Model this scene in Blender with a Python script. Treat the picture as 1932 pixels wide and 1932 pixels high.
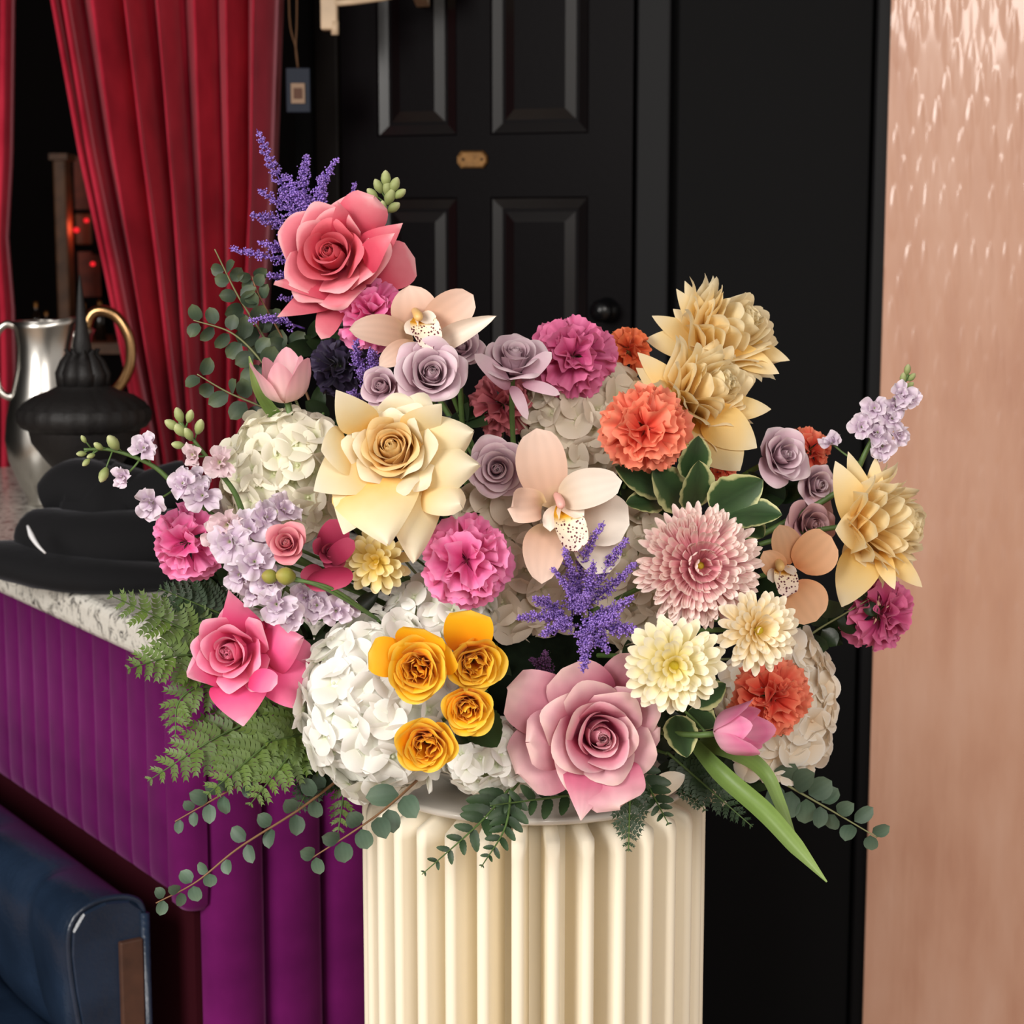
import bpy, math, random
import numpy as np
from mathutils import Vector, Matrix

for o in list(bpy.data.objects):
    bpy.data.objects.remove(o)
SC = bpy.context.scene
COL = SC.collection

# ------------------------------------------------------------------ camera
F = 3600.0                      # focal length in pixels of the 1932 px frame
PITCH = math.radians(8.36)
HC = 1.55
CP, SP = math.cos(PITCH), math.sin(PITCH)
cam_d = bpy.data.cameras.new('camera')
cam_d.sensor_width = 36.0
cam_d.lens = 36.0 * F / 1932.0
cam_d.dof.use_dof = True
cam_d.dof.focus_distance = 1.47
cam_d.dof.aperture_fstop = 14.0
cam = bpy.data.objects.new('camera', cam_d)
cam.location = (0, 0, HC)
cam.rotation_euler = (math.pi / 2 - PITCH, 0, 0)
COL.objects.link(cam)
SC.camera = cam

# ------------------------------------------------------------------ light
def srgb(r, g, b):
    def f(c):
        c /= 255.0
        return c / 12.92 if c <= 0.04045 else ((c + 0.055) / 1.055) ** 2.4
    return (f(r), f(g), f(b), 1.0)

world = bpy.data.worlds.new('world')
SC.world = world
world.use_nodes = True
bg = world.node_tree.nodes['Background']
bg.inputs[0].default_value = (1.0, 0.93, 0.86, 1)
bg.inputs[1].default_value = 0.52

def area(name, loc, target, sx, sy, power, color):
    l = bpy.data.lights.new(name, 'AREA')
    l.shape = 'RECTANGLE'
    l.size, l.size_y = sx, sy
    l.energy = power
    l.color = color
    o = bpy.data.objects.new(name, l)
    o.location = loc
    d = Vector(target) - Vector(loc)
    o.rotation_euler = d.to_track_quat('-Z', 'Y').to_euler()
    COL.objects.link(o)
    return o

area('window_daylight', (-2.3, -0.9, 2.50), (0.0, 1.55, 1.20), 1.7, 1.7, 130, (1.0, 0.965, 0.92))
area('shopfront_daylight', (1.0, -2.3, 3.0), (0.6, 2.6, 1.4), 1.4, 1.4, 84, (1.0, 0.94, 0.88))

SC.view_settings.view_transform = 'Standard'
SC.view_settings.look = 'None'
SC.view_settings.gamma = 1.0
SC.view_settings.use_curve_mapping = False
SC.view_settings.exposure = 0.0
SC.cycles.max_bounces = 6
SC.cycles.diffuse_bounces = 5
SC.cycles.glossy_bounces = 3
SC.cycles.transmission_bounces = 4

# ------------------------------------------------------------------ helpers
def at(px, py, Y):
    """World point seen at pixel (px, py) at the distance Y in front of the camera."""
    a, b = (px - 966.0) / F, (966.0 - py) / F
    t = Y / (CP + b * SP)
    return np.array([a * t, Y, HC + t * (b * CP - SP)])

def px2m(Y):
    return Y / F

def nrm(v):
    v = np.asarray(v, float)
    n = np.linalg.norm(v)
    return v / n if n > 1e-12 else v

def lerp(a, b, t):
    return a + (b - a) * t

def sstep(x):
    x = np.clip(x, 0, 1)
    return x * x * (3 - 2 * x)

_gf = {}
def grid_faces(nu, nv, wrap=False):
    k = (nu, nv, wrap)
    if k not in _gf:
        f = []
        for j in range(nv - 1):
            for i in range(nu if wrap else nu - 1):
                i2 = (i + 1) % nu
                f.append((j * nu + i, j * nu + i2, (j + 1) * nu + i2, (j + 1) * nu + i))
        _gf[k] = f
    return _gf[k]

def mesh(name, V, Fc, mat=None, pet=None, smooth=True):
    me = bpy.data.meshes.new(name)
    me.from_pydata(np.asarray(V, float).tolist(), [], Fc)
    if smooth:
        me.polygons.foreach_set('use_smooth', [True] * len(me.polygons))
    if pet is not None:
        a = me.attributes.new('pet', 'FLOAT_VECTOR', 'POINT')
        a.data.foreach_set('vector', np.asarray(pet, np.float32).ravel())
    if mat is not None:
        if isinstance(mat, (list, tuple)):
            for m in mat: me.materials.append(m)
        else:
            me.materials.append(mat)
    me.update()
    return me

def link(name, data, parent=None, mtx=None):
    o = bpy.data.objects.new(name, data)
    COL.objects.link(o)
    if parent is not None:
        o.parent = parent
    if mtx is not None:
        o.matrix_basis = mtx
    return o

def obj(name, V, Fc, mat, parent=None, pet=None, smooth=True, mtx=None):
    return link(name, mesh(name, V, Fc, mat, pet, smooth), parent, mtx)

def tag(o, label, cat, group=None, kind=None):
    o['label'] = label
    o['category'] = cat
    if group: o['group'] = group
    if kind: o['kind'] = kind
    return o

def structure(o):
    o['kind'] = 'structure'
    return o

def thing(name, label, cat, loc, rot=None, group=None):
    o = bpy.data.objects.new(name, None)
    o.empty_display_size = 0.02
    COL.objects.link(o)
    m = Matrix.Identity(4)
    if rot is not None:
        for i in range(3):
            for j in range(3):
                m[i][j] = float(rot[i][j])
    m.translation = Vector([float(c) for c in loc])
    o.matrix_basis = m
    return tag(o, label, cat, group)

def w2l(root, P):
    M = np.array(root.matrix_basis)
    return (np.asarray(P, float) - M[:3, 3]) @ M[:3, :3]

class MB:
    def __init__(self):
        self.V, self.F, self.P, self.n = [], [], [], 0
    def add(self, V, Fc, pet=None):
        V = np.asarray(V, float)
        self.V.append(V)
        self.F += [tuple(i + self.n for i in f) for f in Fc]
        self.P.append(np.zeros((len(V), 3)) if pet is None else np.asarray(pet, float))
        self.n += len(V)
    def obj(self, name, mat, parent=None, smooth=True, mtx=None):
        return obj(name, np.concatenate(self.V), self.F, mat, parent, np.concatenate(self.P), smooth, mtx)

def catmull(P, n):
    P = np.asarray(P, float)
    if len(P) == 2:
        t = np.linspace(0, 1, n)[:, None]
        return P[0] * (1 - t) + P[1] * t
    Q = np.vstack([2 * P[0] - P[1], P, 2 * P[-1] - P[-2]])
    out = []
    for t in np.linspace(0, len(P) - 1, n):
        i = min(int(t), len(P) - 2)
        f = t - i
        a, b, c, d = Q[i], Q[i + 1], Q[i + 2], Q[i + 3]
        out.append(0.5 * (2 * b + (c - a) * f + (2 * a - 5 * b + 4 * c - d) * f ** 2 + (3 * b - a - 3 * c + d) * f ** 3))
    return np.array(out)

def tube(P, r, ns=6, cap=True):
    P = np.asarray(P, float)
    n = len(P)
    r = np.broadcast_to(np.asarray(r, float), (n,))
    T = np.gradient(P, axis=0)
    V = []
    ref = np.array([0.0, -1.0, 0.2])
    a = np.arange(ns) / ns * 2 * math.pi
    for i in range(n):
        t = nrm(T[i])
        s = nrm(np.cross(t, ref))
        if np.linalg.norm(s) < .5: s = nrm(np.cross(t, [1, 0, 0]))
        b = np.cross(s, t)
        ref = -b if np.dot(-b, ref) > 0 else b
        V.append(P[i] + r[i] * (np.cos(a)[:, None] * s + np.sin(a)[:, None] * b))
    Fc = list(grid_faces(ns, n, True))
    if cap:
        Fc = Fc + [tuple(range(ns))[::-1], tuple(range((n - 1) * ns, n * ns))]
    return np.concatenate(V), Fc

def lathe(prof, ns=40, ripple=None):
    V = []
    a = np.arange(ns) / ns * 2 * math.pi
    for k, (r, z) in enumerate(prof):
        rr = r * (1 + (ripple(k, a) if ripple else 0))
        V.append(np.stack([rr * np.cos(a), rr * np.sin(a), np.full(ns, z)], 1))
    return np.concatenate(V), list(grid_faces(ns, len(prof), True))

def box(x0, x1, y0, y1, z0, z1):
    V = [(x, y, z) for x in (x0, x1) for y in (y0, y1) for z in (z0, z1)]
    return V, [(0, 1, 3, 2), (4, 6, 7, 5), (0, 4, 5, 1), (2, 3, 7, 6), (0, 2, 6, 4), (1, 5, 7, 3)]

def bevel(o, w, seg=2):
    m = o.modifiers.new('bevel', 'BEVEL')
    m.width, m.segments = w, seg
    m.limit_method = 'ANGLE'
    return o

def frame(axis, spin=0.0):
    z = nrm(axis)
    x = np.cross([0, 0, 1.0], z)
    if np.linalg.norm(x) < 1e-3: x = np.array([1.0, 0, 0])
    x = nrm(x)
    y = np.cross(z, x)
    c, s = math.cos(spin), math.sin(spin)
    return np.stack([x * c + y * s, y * c - x * s, z], 1)

def m4(R, loc=(0, 0, 0), s=1.0):
    m = Matrix.Identity(4)
    for i in range(3):
        for j in range(3):
            m[i][j] = float(R[i][j]) * s
        m[i][3] = float(loc[i])
    return m

# ------------------------------------------------------------------ materials
MATS = {}
def newmat(name):
    m = bpy.data.materials.new(name)
    m.use_nodes = True
    nt = m.node_tree
    nt.nodes.clear()
    out = nt.nodes.new('ShaderNodeOutputMaterial')
    MATS[name] = m
    return m, nt, out

def N(nt, typ, **kw):
    n = nt.nodes.new(typ)
    for k, v in kw.items():
        if k.startswith('i_'):
            n.inputs[k[2:].replace('_', ' ')].default_value = v
        else:
            setattr(n, k, v)
    return n

def ramp(nt, stops, fac=None, interp='LINEAR'):
    r = nt.nodes.new('ShaderNodeValToRGB')
    r.color_ramp.interpolation = interp
    e = r.color_ramp.elements
    while len(e) < len(stops): e.new(0.5)
    for k, (p, c) in enumerate(stops):
        e[k].position = p
        e[k].color = c if len(c) == 4 else tuple(c) + (1,)
    if fac is not None: nt.links.new(fac, r.inputs[0])
    return r

def plain(name, col, rough=0.5, metal=0.0, spec=0.5, noise=0.0, nscale=30, bump=0.0, bscale=200, sheen=0.0, coat=0.0, sheen_tint=None):
    m, nt, out = newmat(name)
    b = N(nt, 'ShaderNodeBsdfPrincipled', i_Roughness=rough, i_Metallic=metal)
    b.inputs['Specular IOR Level'].default_value = spec
    b.inputs['Base Color'].default_value = col
    if coat: b.inputs['Coat Weight'].default_value = coat
    if sheen:
        b.inputs['Sheen Weight'].default_value = sheen
        b.inputs['Sheen Roughness'].default_value = 0.4
        b.inputs['Sheen Tint'].default_value = sheen_tint or col
    tc = N(nt, 'ShaderNodeTexCoord')
    if noise:
        nz = N(nt, 'ShaderNodeTexNoise', i_Scale=nscale, i_Detail=4.0)
        nt.links.new(tc.outputs['Object'], nz.inputs['Vector'])
        c0 = tuple(c * (1 - noise) for c in col[:3]) + (1,)
        c1 = tuple(min(1, c * (1 + noise)) for c in col[:3]) + (1,)
        r = ramp(nt, [(0.3, c0), (0.7, c1)], nz.outputs['Fac'])
        nt.links.new(r.outputs[0], b.inputs['Base Color'])
    if bump:
        nb = N(nt, 'ShaderNodeTexNoise', i_Scale=bscale, i_Detail=3.0)
        nt.links.new(tc.outputs['Object'], nb.inputs['Vector'])
        bp = N(nt, 'ShaderNodeBump', i_Strength=bump, i_Distance=0.002)
        nt.links.new(nb.outputs['Fac'], bp.inputs['Height'])
        nt.links.new(bp.outputs[0], b.inputs['Normal'])
    nt.links.new(b.outputs[0], out.inputs[0])
    return m

def petal(name, stops, trans=0.3, rough=0.55, var=0.10, edge=None, vein=0.0, edge_w=0.06):
    """Petal: colour runs from the base (v=0) to the tip (v=1) of each petal, with small natural variation and veins."""
    m, nt, out = newmat(name)
    L = nt.links.new
    at_ = N(nt, 'ShaderNodeAttribute', attribute_name='pet')
    sx = N(nt, 'ShaderNodeSeparateXYZ')
    L(at_.outputs['Vector'], sx.inputs[0])
    nz = N(nt, 'ShaderNodeTexNoise', i_Scale=60.0, i_Detail=3.0)
    tc = N(nt, 'ShaderNodeTexCoord')
    L(tc.outputs['Object'], nz.inputs['Vector'])
    ad = N(nt, 'ShaderNodeMath', operation='MULTIPLY_ADD')
    ad.inputs[1].default_value = 0.28
    L(nz.outputs['Fac'], ad.inputs[0])
    sub = N(nt, 'ShaderNodeMath', operation='SUBTRACT'); sub.inputs[1].default_value = 0.14
    L(sx.outputs['Y'], sub.inputs[0]); L(sub.outputs[0], ad.inputs[2])
    r = ramp(nt, [(p, srgb(*c)) for p, c in stops], ad.outputs[0])
    col = r.outputs[0]
    if vein:
        wv = N(nt, 'ShaderNodeMath', operation='MULTIPLY'); wv.inputs[1].default_value = 26.0
        L(sx.outputs['X'], wv.inputs[0])
        sn = N(nt, 'ShaderNodeMath', operation='SINE'); L(wv.outputs[0], sn.inputs[0])
        ma = N(nt, 'ShaderNodeMath', operation='MULTIPLY_ADD'); ma.inputs[1].default_value = vein * .5; ma.inputs[2].default_value = 1 - vein * .5
        L(sn.outputs[0], ma.inputs[0])
        mv = N(nt, 'ShaderNodeVectorMath', operation='SCALE')
        L(col, mv.inputs[0]); L(ma.outputs[0], mv.inputs['Scale'])
        col = mv.outputs[0]
    if edge:
        gt = N(nt, 'ShaderNodeMapRange'); gt.inputs[1].default_value = 1 - edge_w * 2; gt.inputs[2].default_value = 1.0
        L(sx.outputs['Y'], gt.inputs[0])
        mx = N(nt, 'ShaderNodeMix', data_type='RGBA')
        L(gt.outputs[0], mx.inputs['Factor']); L(col, mx.inputs[6]); mx.inputs[7].default_value = srgb(*edge)
        col = mx.outputs[2]
    oi = N(nt, 'ShaderNodeObjectInfo')
    mr = N(nt, 'ShaderNodeMapRange'); mr.inputs[3].default_value = 1 - var; mr.inputs[4].default_value = 1 + var * .6
    L(oi.outputs['Random'], mr.inputs[0])
    hs = N(nt, 'ShaderNodeHueSaturation')
    L(mr.outputs[0], hs.inputs['Value']); L(col, hs.inputs['Color'])
    b = N(nt, 'ShaderNodeBsdfPrincipled', i_Roughness=rough)
    b.inputs['Specular IOR Level'].default_value = 0.35
    b.inputs['Sheen Weight'].default_value = 0.08
    L(hs.outputs[0], b.inputs['Base Color'])
    t = N(nt, 'ShaderNodeBsdfTranslucent')
    L(hs.outputs[0], t.inputs[0])
    nb = N(nt, 'ShaderNodeTexNoise', i_Scale=220.0, i_Detail=2.0)
    L(tc.outputs['Object'], nb.inputs['Vector'])
    bp = N(nt, 'ShaderNodeBump', i_Strength=0.12, i_Distance=0.001)
    L(nb.outputs['Fac'], bp.inputs['Height']); L(bp.outputs[0], b.inputs['Normal'])
    ms = N(nt, 'ShaderNodeMixShader'); ms.inputs[0].default_value = trans
    L(b.outputs[0], ms.inputs[1]); L(t.outputs[0], ms.inputs[2])
    L(ms.outputs[0], out.inputs[0])
    return m

# ------------------------------------------------------------------ room
def onplane(px, py, z):
    """World point at height z seen at the pixel."""
    a, b = (px - 966.0) / F, (966.0 - py) / F
    t = (z - HC) / (b * CP - SP)
    return np.array([a * t, t * (CP + b * SP), z])

BLACKW = plain('black_wall_paint', srgb(19, 19, 20), rough=0.75, spec=0.10, bump=0.15, bscale=260)
BLACKD = plain('black_door_paint', srgb(6, 3, 5), rough=0.42, spec=0.05, bump=0.06, bscale=90)
DMOLD = plain('black_gloss_moulding', srgb(14, 11, 12), rough=0.24, spec=0.5)
BLACKT = plain('black_trim_paint', srgb(16, 16, 18), rough=0.5, spec=0.14)
BOUNCEF = plain('pale_bounce_floor', srgb(158, 130, 104), rough=0.5, noise=0.3, nscale=6)  # floor out of view, paled to bounce light onto pedestal and lower walls
DARKC = plain('dark_ceiling_paint', srgb(60, 55, 50), rough=0.9)
DARKB = plain('dark_bar_wall', srgb(9, 6, 6), rough=0.9, spec=0.1)
WOODB = plain('old_brown_wood', srgb(96, 62, 38), rough=0.6, noise=0.35, nscale=25)
BRICKR = plain('reddish_brown_panel', srgb(96, 40, 22), rough=0.7, noise=0.5, nscale=18)
BRASS = plain('aged_brass', srgb(120, 86, 46), rough=0.5, metal=0.6, noise=0.25, nscale=70, bump=0.3, bscale=160)
BLACKK = plain('black_knob_metal', srgb(12, 12, 14), rough=0.25, spec=.4)

ANG = math.radians(20)
YW = 3.5
_a0 = at(1195, 300, YW)
WM = Matrix.Translation((float(_a0[0]), YW, 0)) @ Matrix.Rotation(-ANG, 4, 'Z')
def ux(px, py=300):
    b = (966.0 - py) / F
    k = ((px - 966.0) / F) / (CP + b * SP)
    return (k * YW - _a0[0]) / (math.cos(ANG) + k * math.sin(ANG))
def uz(px, py):
    u = ux(px, py)
    return float(at(px, py, YW - u * math.sin(ANG))[2])

V, Fc = box(-4, 3.2, -3.0, 7.5, -0.05, 0.0)
structure(obj('floor', V, Fc, BOUNCEF, smooth=False))
V, Fc = box(-4, 3.2, -0.2, 7.5, 3.1, 3.15)
structure(obj('ceiling', V, Fc, DARKC, smooth=False))

# black back wall: plain flat panel right of the door, set behind the two trims
x1, x2, x3, x4 = ux(1202), ux(1266), ux(1276), ux(1640)
x5 = ux(1700)
V, Fc = box(x1 - 0.02, x5 + 0.3, 0.02, 0.10, 0, 3.1)
structure(obj('wall_back', V, Fc, BLACKW, smooth=False, mtx=WM))
V, Fc = box(ux(560), x1, 0.0, 0.10, 2.24, 3.1)
structure(obj('wall_above_door', V, Fc, BLACKW, smooth=False, mtx=WM))
V, Fc = box(x1, x2, -0.012, 0.02, 0, 3.1)
structure(bevel(obj('trim_1', V, Fc, BLACKT, smooth=False, mtx=WM), 0.005))
V, Fc = box(x3, x4, 0.002, 0.02, 0, 3.1)
structure(bevel(obj('trim_2', V, Fc, BLACKW, smooth=False, mtx=WM), 0.004))
V, Fc = box(x4 + 0.008, x5 + 0.05, -0.02, 0.02, 0, 3.1)
structure(bevel(obj('trim_3', V, Fc, BLACKT, smooth=False, mtx=WM), 0.006))
V, Fc = box(ux(598), ux(643), -0.01, 0.10, 0, 2.3)
structure(bevel(obj('trim_4', V, Fc, plain('dark_brown_casing', srgb(15, 11, 9), rough=0.6, spec=.1), smooth=False, mtx=WM), 0.005))
V, Fc = box(ux(545), ux(598), 0.03, 0.10, 0, 3.1)
structure(obj('wall_corner', V, Fc, BLACKW, smooth=False, mtx=WM))
V, Fc = box(ux(545) - 2.6, ux(535), 0.05, 0.12, 2.75, 3.1)
structure(obj('wall_header', V, Fc, BLACKW, smooth=False, mtx=WM))

# six-panel door
door = bpy.data.objects.new('door_1', None)
COL.objects.link(door); door.matrix_basis = WM; door['kind'] = 'structure'
dl, dr = ux(645), ux(1193)
cl0, cl1, cr0, cr1 = ux(712), ux(862), ux(925), ux(1110)
zu = uz(900, 255); zl = uz(900, 372)
rows = [(zu, zu + 0.62), (zl - 0.75, zl)]
def dpart(name, x0, xx1, z0, z1):
    V, Fc = box(x0, xx1, 0.0, 0.04, z0, z1)
    return obj(name, V, Fc, BLACKD, door, smooth=False)
for a, b in ((dl, cl0), (cl1, cr0), (cr1, dr)):
    dpart('stile', a, b, 0, 2.22)
for a, b in ((cl0, cl1), (cr0, cr1)):
    dpart('rail', a, b, rows[0][1], 2.22)
    dpart('rail', a, b, rows[1][1], rows[0][0])
    dpart('rail', a, b, 0, rows[1][0])
    for z0, z1 in rows:
        P = []
        for ins, y in ((0, 0.0), (0.003, 0.004), (0.021, 0.009), (0.027, 0.009), (0.046, 0.0035)):
            P += [(a + ins, y, z0 + ins), (b - ins, y, z0 + ins), (b - ins, y, z1 - ins), (a + ins, y, z1 - ins)]
        Fq = [(4 * k + i, 4 * k + (i + 1) % 4, 4 * k + 4 + (i + 1) % 4, 4 * k + 4 + i) for k in range(4) for i in range(4)] + [(16, 17, 18, 19)]
        pn = obj('panel', P, Fq, [BLACKD, DMOLD], door, smooth=False)
        for q in (4, 5, 6, 7, 12, 13, 14, 15): pn.data.polygons[q].material_index = 1
# brass door plate with clipped ends
xa, xb = ux(865), ux(921); za, zb = uz(893, 317), uz(893, 285)
zc, c = (za + zb) / 2, 0.008
P2 = [(xa, zc - .006), (xa + c, za), (xb - c, za), (xb, zc - .006), (xb, zc + .006), (xb - c, zb), (xa + c, zb), (xa, zc + .006)]
Vp = [(x, 0.0, z) for x, z in P2] + [(x, -0.006, z) for x, z in P2] + [(lerp((xa + xb) / 2, x, .86), -0.004, lerp(zc, z, .8)) for x, z in P2]
Fp = [(i, (i + 1) % 8, 8 + (i + 1) % 8, 8 + i) for i in range(8)] + [(8 + i, 8 + (i + 1) % 8, 16 + (i + 1) % 8, 16 + i) for i in range(8)] + [tuple(range(16, 24))]
pl = obj('brass_plate', Vp, Fp, BRASS, door, smooth=False)
pl['label'] = 'small aged brass plate with clipped corners'
for sx_ in (xa + .011, xb - .011):
    V, Fc = lathe([(0.0, .0), (.0028, .0), (.0024, .0016), (0, .002)], 10)
    V = np.array(V)[:, [0, 2, 1]] * [1, -1, 1] + [sx_, -.004, zc]
    obj('screw', V, Fc, BLACKK, pl)
kx, kz = ux(1146, 585), uz(1146, 585)
V, Fc = lathe([(0.0, 0), (.030, 0), (.030, .004), (.014, .008), (.011, .028), (.020, .034), (.027, .046), (.026, .058), (.016, .066), (0, .068)], 28)
V = np.array(V)[:, [0, 2, 1]] * [.78, -.78, .78] + [kx, 0, kz]
obj('knob', V, Fc, BLACKK, door)['label'] = 'round black door knob'

# pink wall with staggered drop-shaped relief
m, nt, out = newmat('pink_pearl_relief')
b_ = N(nt, 'ShaderNodeBsdfPrincipled', i_Roughness=0.30)
b_.inputs['Specular IOR Level'].default_value = 0.5
tc_ = N(nt, 'ShaderNodeTexCoord')
mp = N(nt, 'ShaderNodeMapping'); mp.inputs['Scale'].default_value = (9, 1, 2.2)
nt.links.new(tc_.outputs['Object'], mp.inputs[0])
nz_ = N(nt, 'ShaderNodeTexNoise', i_Scale=1.6, i_Detail=4.0)
nt.links.new(mp.outputs[0], nz_.inputs['Vector'])
r_ = ramp(nt, [(0.3, srgb(203, 150, 124)), (0.5, srgb(214, 164, 138)), (0.72, srgb(222, 176, 152))], nz_.outputs['Fac'])
nt.links.new(r_.outputs[0], b_.inputs['Base Color'])
b_.inputs['Coat Weight'].default_value = 0.65
b_.inputs['Coat Roughness'].default_value = 0.07
nt.links.new(b_.outputs[0], out.inputs[0])
PINKW = m
p0 = at(1655, 966, 3.3)
WP = Matrix.Translation((float(p0[0]), 3.3, 0)) @ Matrix.Rotation(math.radians(-8), 4, 'Z')
gx = np.arange(0, 0.62, 0.0026)
gz = np.arange(0.02, 2.30, 0.0066)
GX, GZ = np.meshgrid(gx, gz)
rs = np.random.RandomState(5)
CW, CH = 0.027, 0.096
def relief(X, Z):
    h = np.zeros_like(X)
    tab = rs.rand(200, 200)
    for half in (0, 1):
        zz = Z / CH + 0.5 * half
        xx = X / CW + 0.5 * half
        j, i = np.floor(zz).astype(int), np.floor(xx).astype(int)
        b = zz - j; a = xx - i - 0.5
        rnd = tab[j % 200, (i * 7 + half * 31) % 200]
        w = 0.5 * np.sin(math.pi * np.clip(b, 0.001, .999) ** 0.75) + 1e-3
        s = np.clip(1 - np.abs(a) / w, 0, 1)
        h = np.maximum(h, np.where(rnd > .30, .45 + .7 * rnd, .10) * s ** 1.3 * (0.35 + 0.65 * b))
    return h
up = 0.30 + 0.70 * np.clip((GZ - 0.75) / 0.35, 0, 1)
wave = 0.0016 * np.sin(GX * 40 + 3 * np.sin(GZ * 5)) * (1 - 0.6 * up)
GY = -0.0026 * relief(GX, GZ) * up - wave
Vw = np.stack([GX.ravel(), GY.ravel(), GZ.ravel()], 1)
wp = obj('wall_right', Vw, grid_faces(len(gx), len(gz)), PINKW, mtx=WP)
structure(wp); wp['label'] = 'pink pearly wall with staggered drop-shaped relief'
V, Fc = box(0.0, 2.0, 0.006, 0.12, 0, 3.1)
structure(obj('wall_right_backing', V, Fc, PINKW, smooth=False, mtx=WP))
V, Fc = box(0.62, 2.0, 0.0, 0.006, 0, 3.1)
structure(obj('wall_right_plain', V, Fc, PINKW, smooth=False, mtx=WP))

# dark bar room behind the curtains
V, Fc = box(-4, 1.0, 6.3, 6.4, 0, 3.1)
structure(obj('wall_bar', V, Fc, DARKB, smooth=False))
V, Fc = box(-4.05, -4.0, 0.5, 6.4, 0, 3.1)
structure(obj('wall_left', V, Fc, DARKB, smooth=False))

def pixbox(px0, px1, py0, py1, Y, dep):
    a = at(px0, (py0 + py1) / 2, Y); b = at(px1, (py0 + py1) / 2, Y)
    return box(a[0], b[0], Y, Y + dep, at(px0, py1, Y)[2], at(px0, py0, Y)[2])

sh = thing('back_bar_shelf', 'dark wooden back bar shelf deep in the room behind the curtains', 'shelf', (0, 0, 0))
V, Fc = pixbox(-60, 420, 648, 668, 5.6, 0.5); obj('shelf_board', V, Fc, WOODB, sh, smooth=False)
zsh = float(at(100, 648, 5.6)[2])
V, Fc = box(at(-60, 660, 5.6)[0], at(420, 660, 5.6)[0], 5.65, 6.05, 0, zsh - .03); obj('cabinet_base', V, Fc, DARKB, sh, smooth=False)
post = thing('wooden_post', 'narrow brown wooden post standing in the dark between the two curtains', 'post', (0, 0, 0))
V, Fc = box(at(102, 400, 5.75)[0], at(126, 400, 5.75)[0], 5.75, 5.83, zsh, at(110, 295, 5.75)[2]); bevel(obj('shaft', V, Fc, WOODB, post, smooth=False), .006)
V, Fc = box(at(97, 400, 5.74)[0], at(131, 400, 5.74)[0], 5.73, 5.85, at(110, 302, 5.75)[2], at(110, 290, 5.75)[2]); obj('cap', V, Fc, WOODB, post, smooth=False)
cab = thing('glowing_cabinet', 'reddish brown wall cabinet with a small red light beside the slanting curtain', 'cabinet', (0, 0, 0))
for (a, b, c, d, mm) in ((140, 200, 295, 395, BRICKR), (148, 250, 475, 560, BRICKR), (190, 260, 490, 560, WOODB)):
    V, Fc = pixbox(a, b, c, d, 6.05, .2); obj('panel', V, Fc, mm, cab, smooth=False)
V, Fc = pixbox(141, 172, 402, 462, 5.98, .25); bevel(obj('lamp_box', V, Fc, WOODB, cab, smooth=False), .008)
V, Fc = pixbox(172, 215, 390, 480, 6.0, .28); obj('dark_door', V, Fc, DARKB, cab, smooth=False)
m, nt, out = newmat('red_lamp'); e = N(nt, 'ShaderNodeEmission', i_Strength=1.2); e.inputs[0].default_value = (1, .02, .03, 1); nt.links.new(e.outputs[0], out.inputs[0])
REDL = m
for (px, py, rx) in ((144, 434, 6), (163, 416, 5), (175, 498, 5)):
    c0 = at(px, py, 5.97)
    V, Fc = lathe([(0, -1), (.6, -.8), (1, 0), (.6, .8), (0, 1)], 10)
    s_ = rx * 5.97 / F
    obj('red_bulb', np.array(V) * [s_, s_ * .7, s_ * .8] + c0, Fc, REDL, cab)
l = bpy.data.lights.new('red_cabinet_lamp', 'POINT'); l.energy = .35; l.color = (1, .12, .05); l.shadow_soft_size = .03
lo = bpy.data.objects.new('red_cabinet_lamp', l); lo.location = at(150, 430, 5.8); COL.objects.link(lo)
BOT = plain('dark_bottle_glass', srgb(30, 20, 14), rough=0.12, spec=0.6)
BCAP = plain('gold_foil', srgb(150, 100, 50), rough=0.35, metal=0.7)
for k, (px, top, wd, lab) in enumerate(((70, 570, 20, 'tall dark bottle with gold neck on the back bar, nearest the left curtain'), (89, 588, 18, 'short dark bottle right beside the tall gold-necked bottle'),
                                  (160, 572, 20, 'dark bottle just right of the urn spire on the back bar'), (190, 568, 20, 'dark bottle on the back bar in line with the brass handle'),
                                  (226, 574, 22, 'dark bottle on the back bar tucked against the slanting curtain'))):
    b0 = at(px, 640, 5.75); h = at(px, top, 5.75)[2] - zsh
    r = wd * 5.75 / F * .55
    t_ = thing('bottle', lab, 'bottle', (b0[0], 5.75, zsh + .001), group='bottles on the back bar')
    V, Fc = lathe([(0, 0), (r, 0), (r, h * .55), (r * .8, h * .65), (r * .36, h * .75), (r * .34, h * .86)], 16); obj('body', V, Fc, BOT, t_)
    V, Fc = lathe([(r * .36, h * .84), (r * .38, h * .9), (r * .36, h), (0, h)], 12); obj('neck_foil', V, Fc, BCAP, t_)

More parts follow.
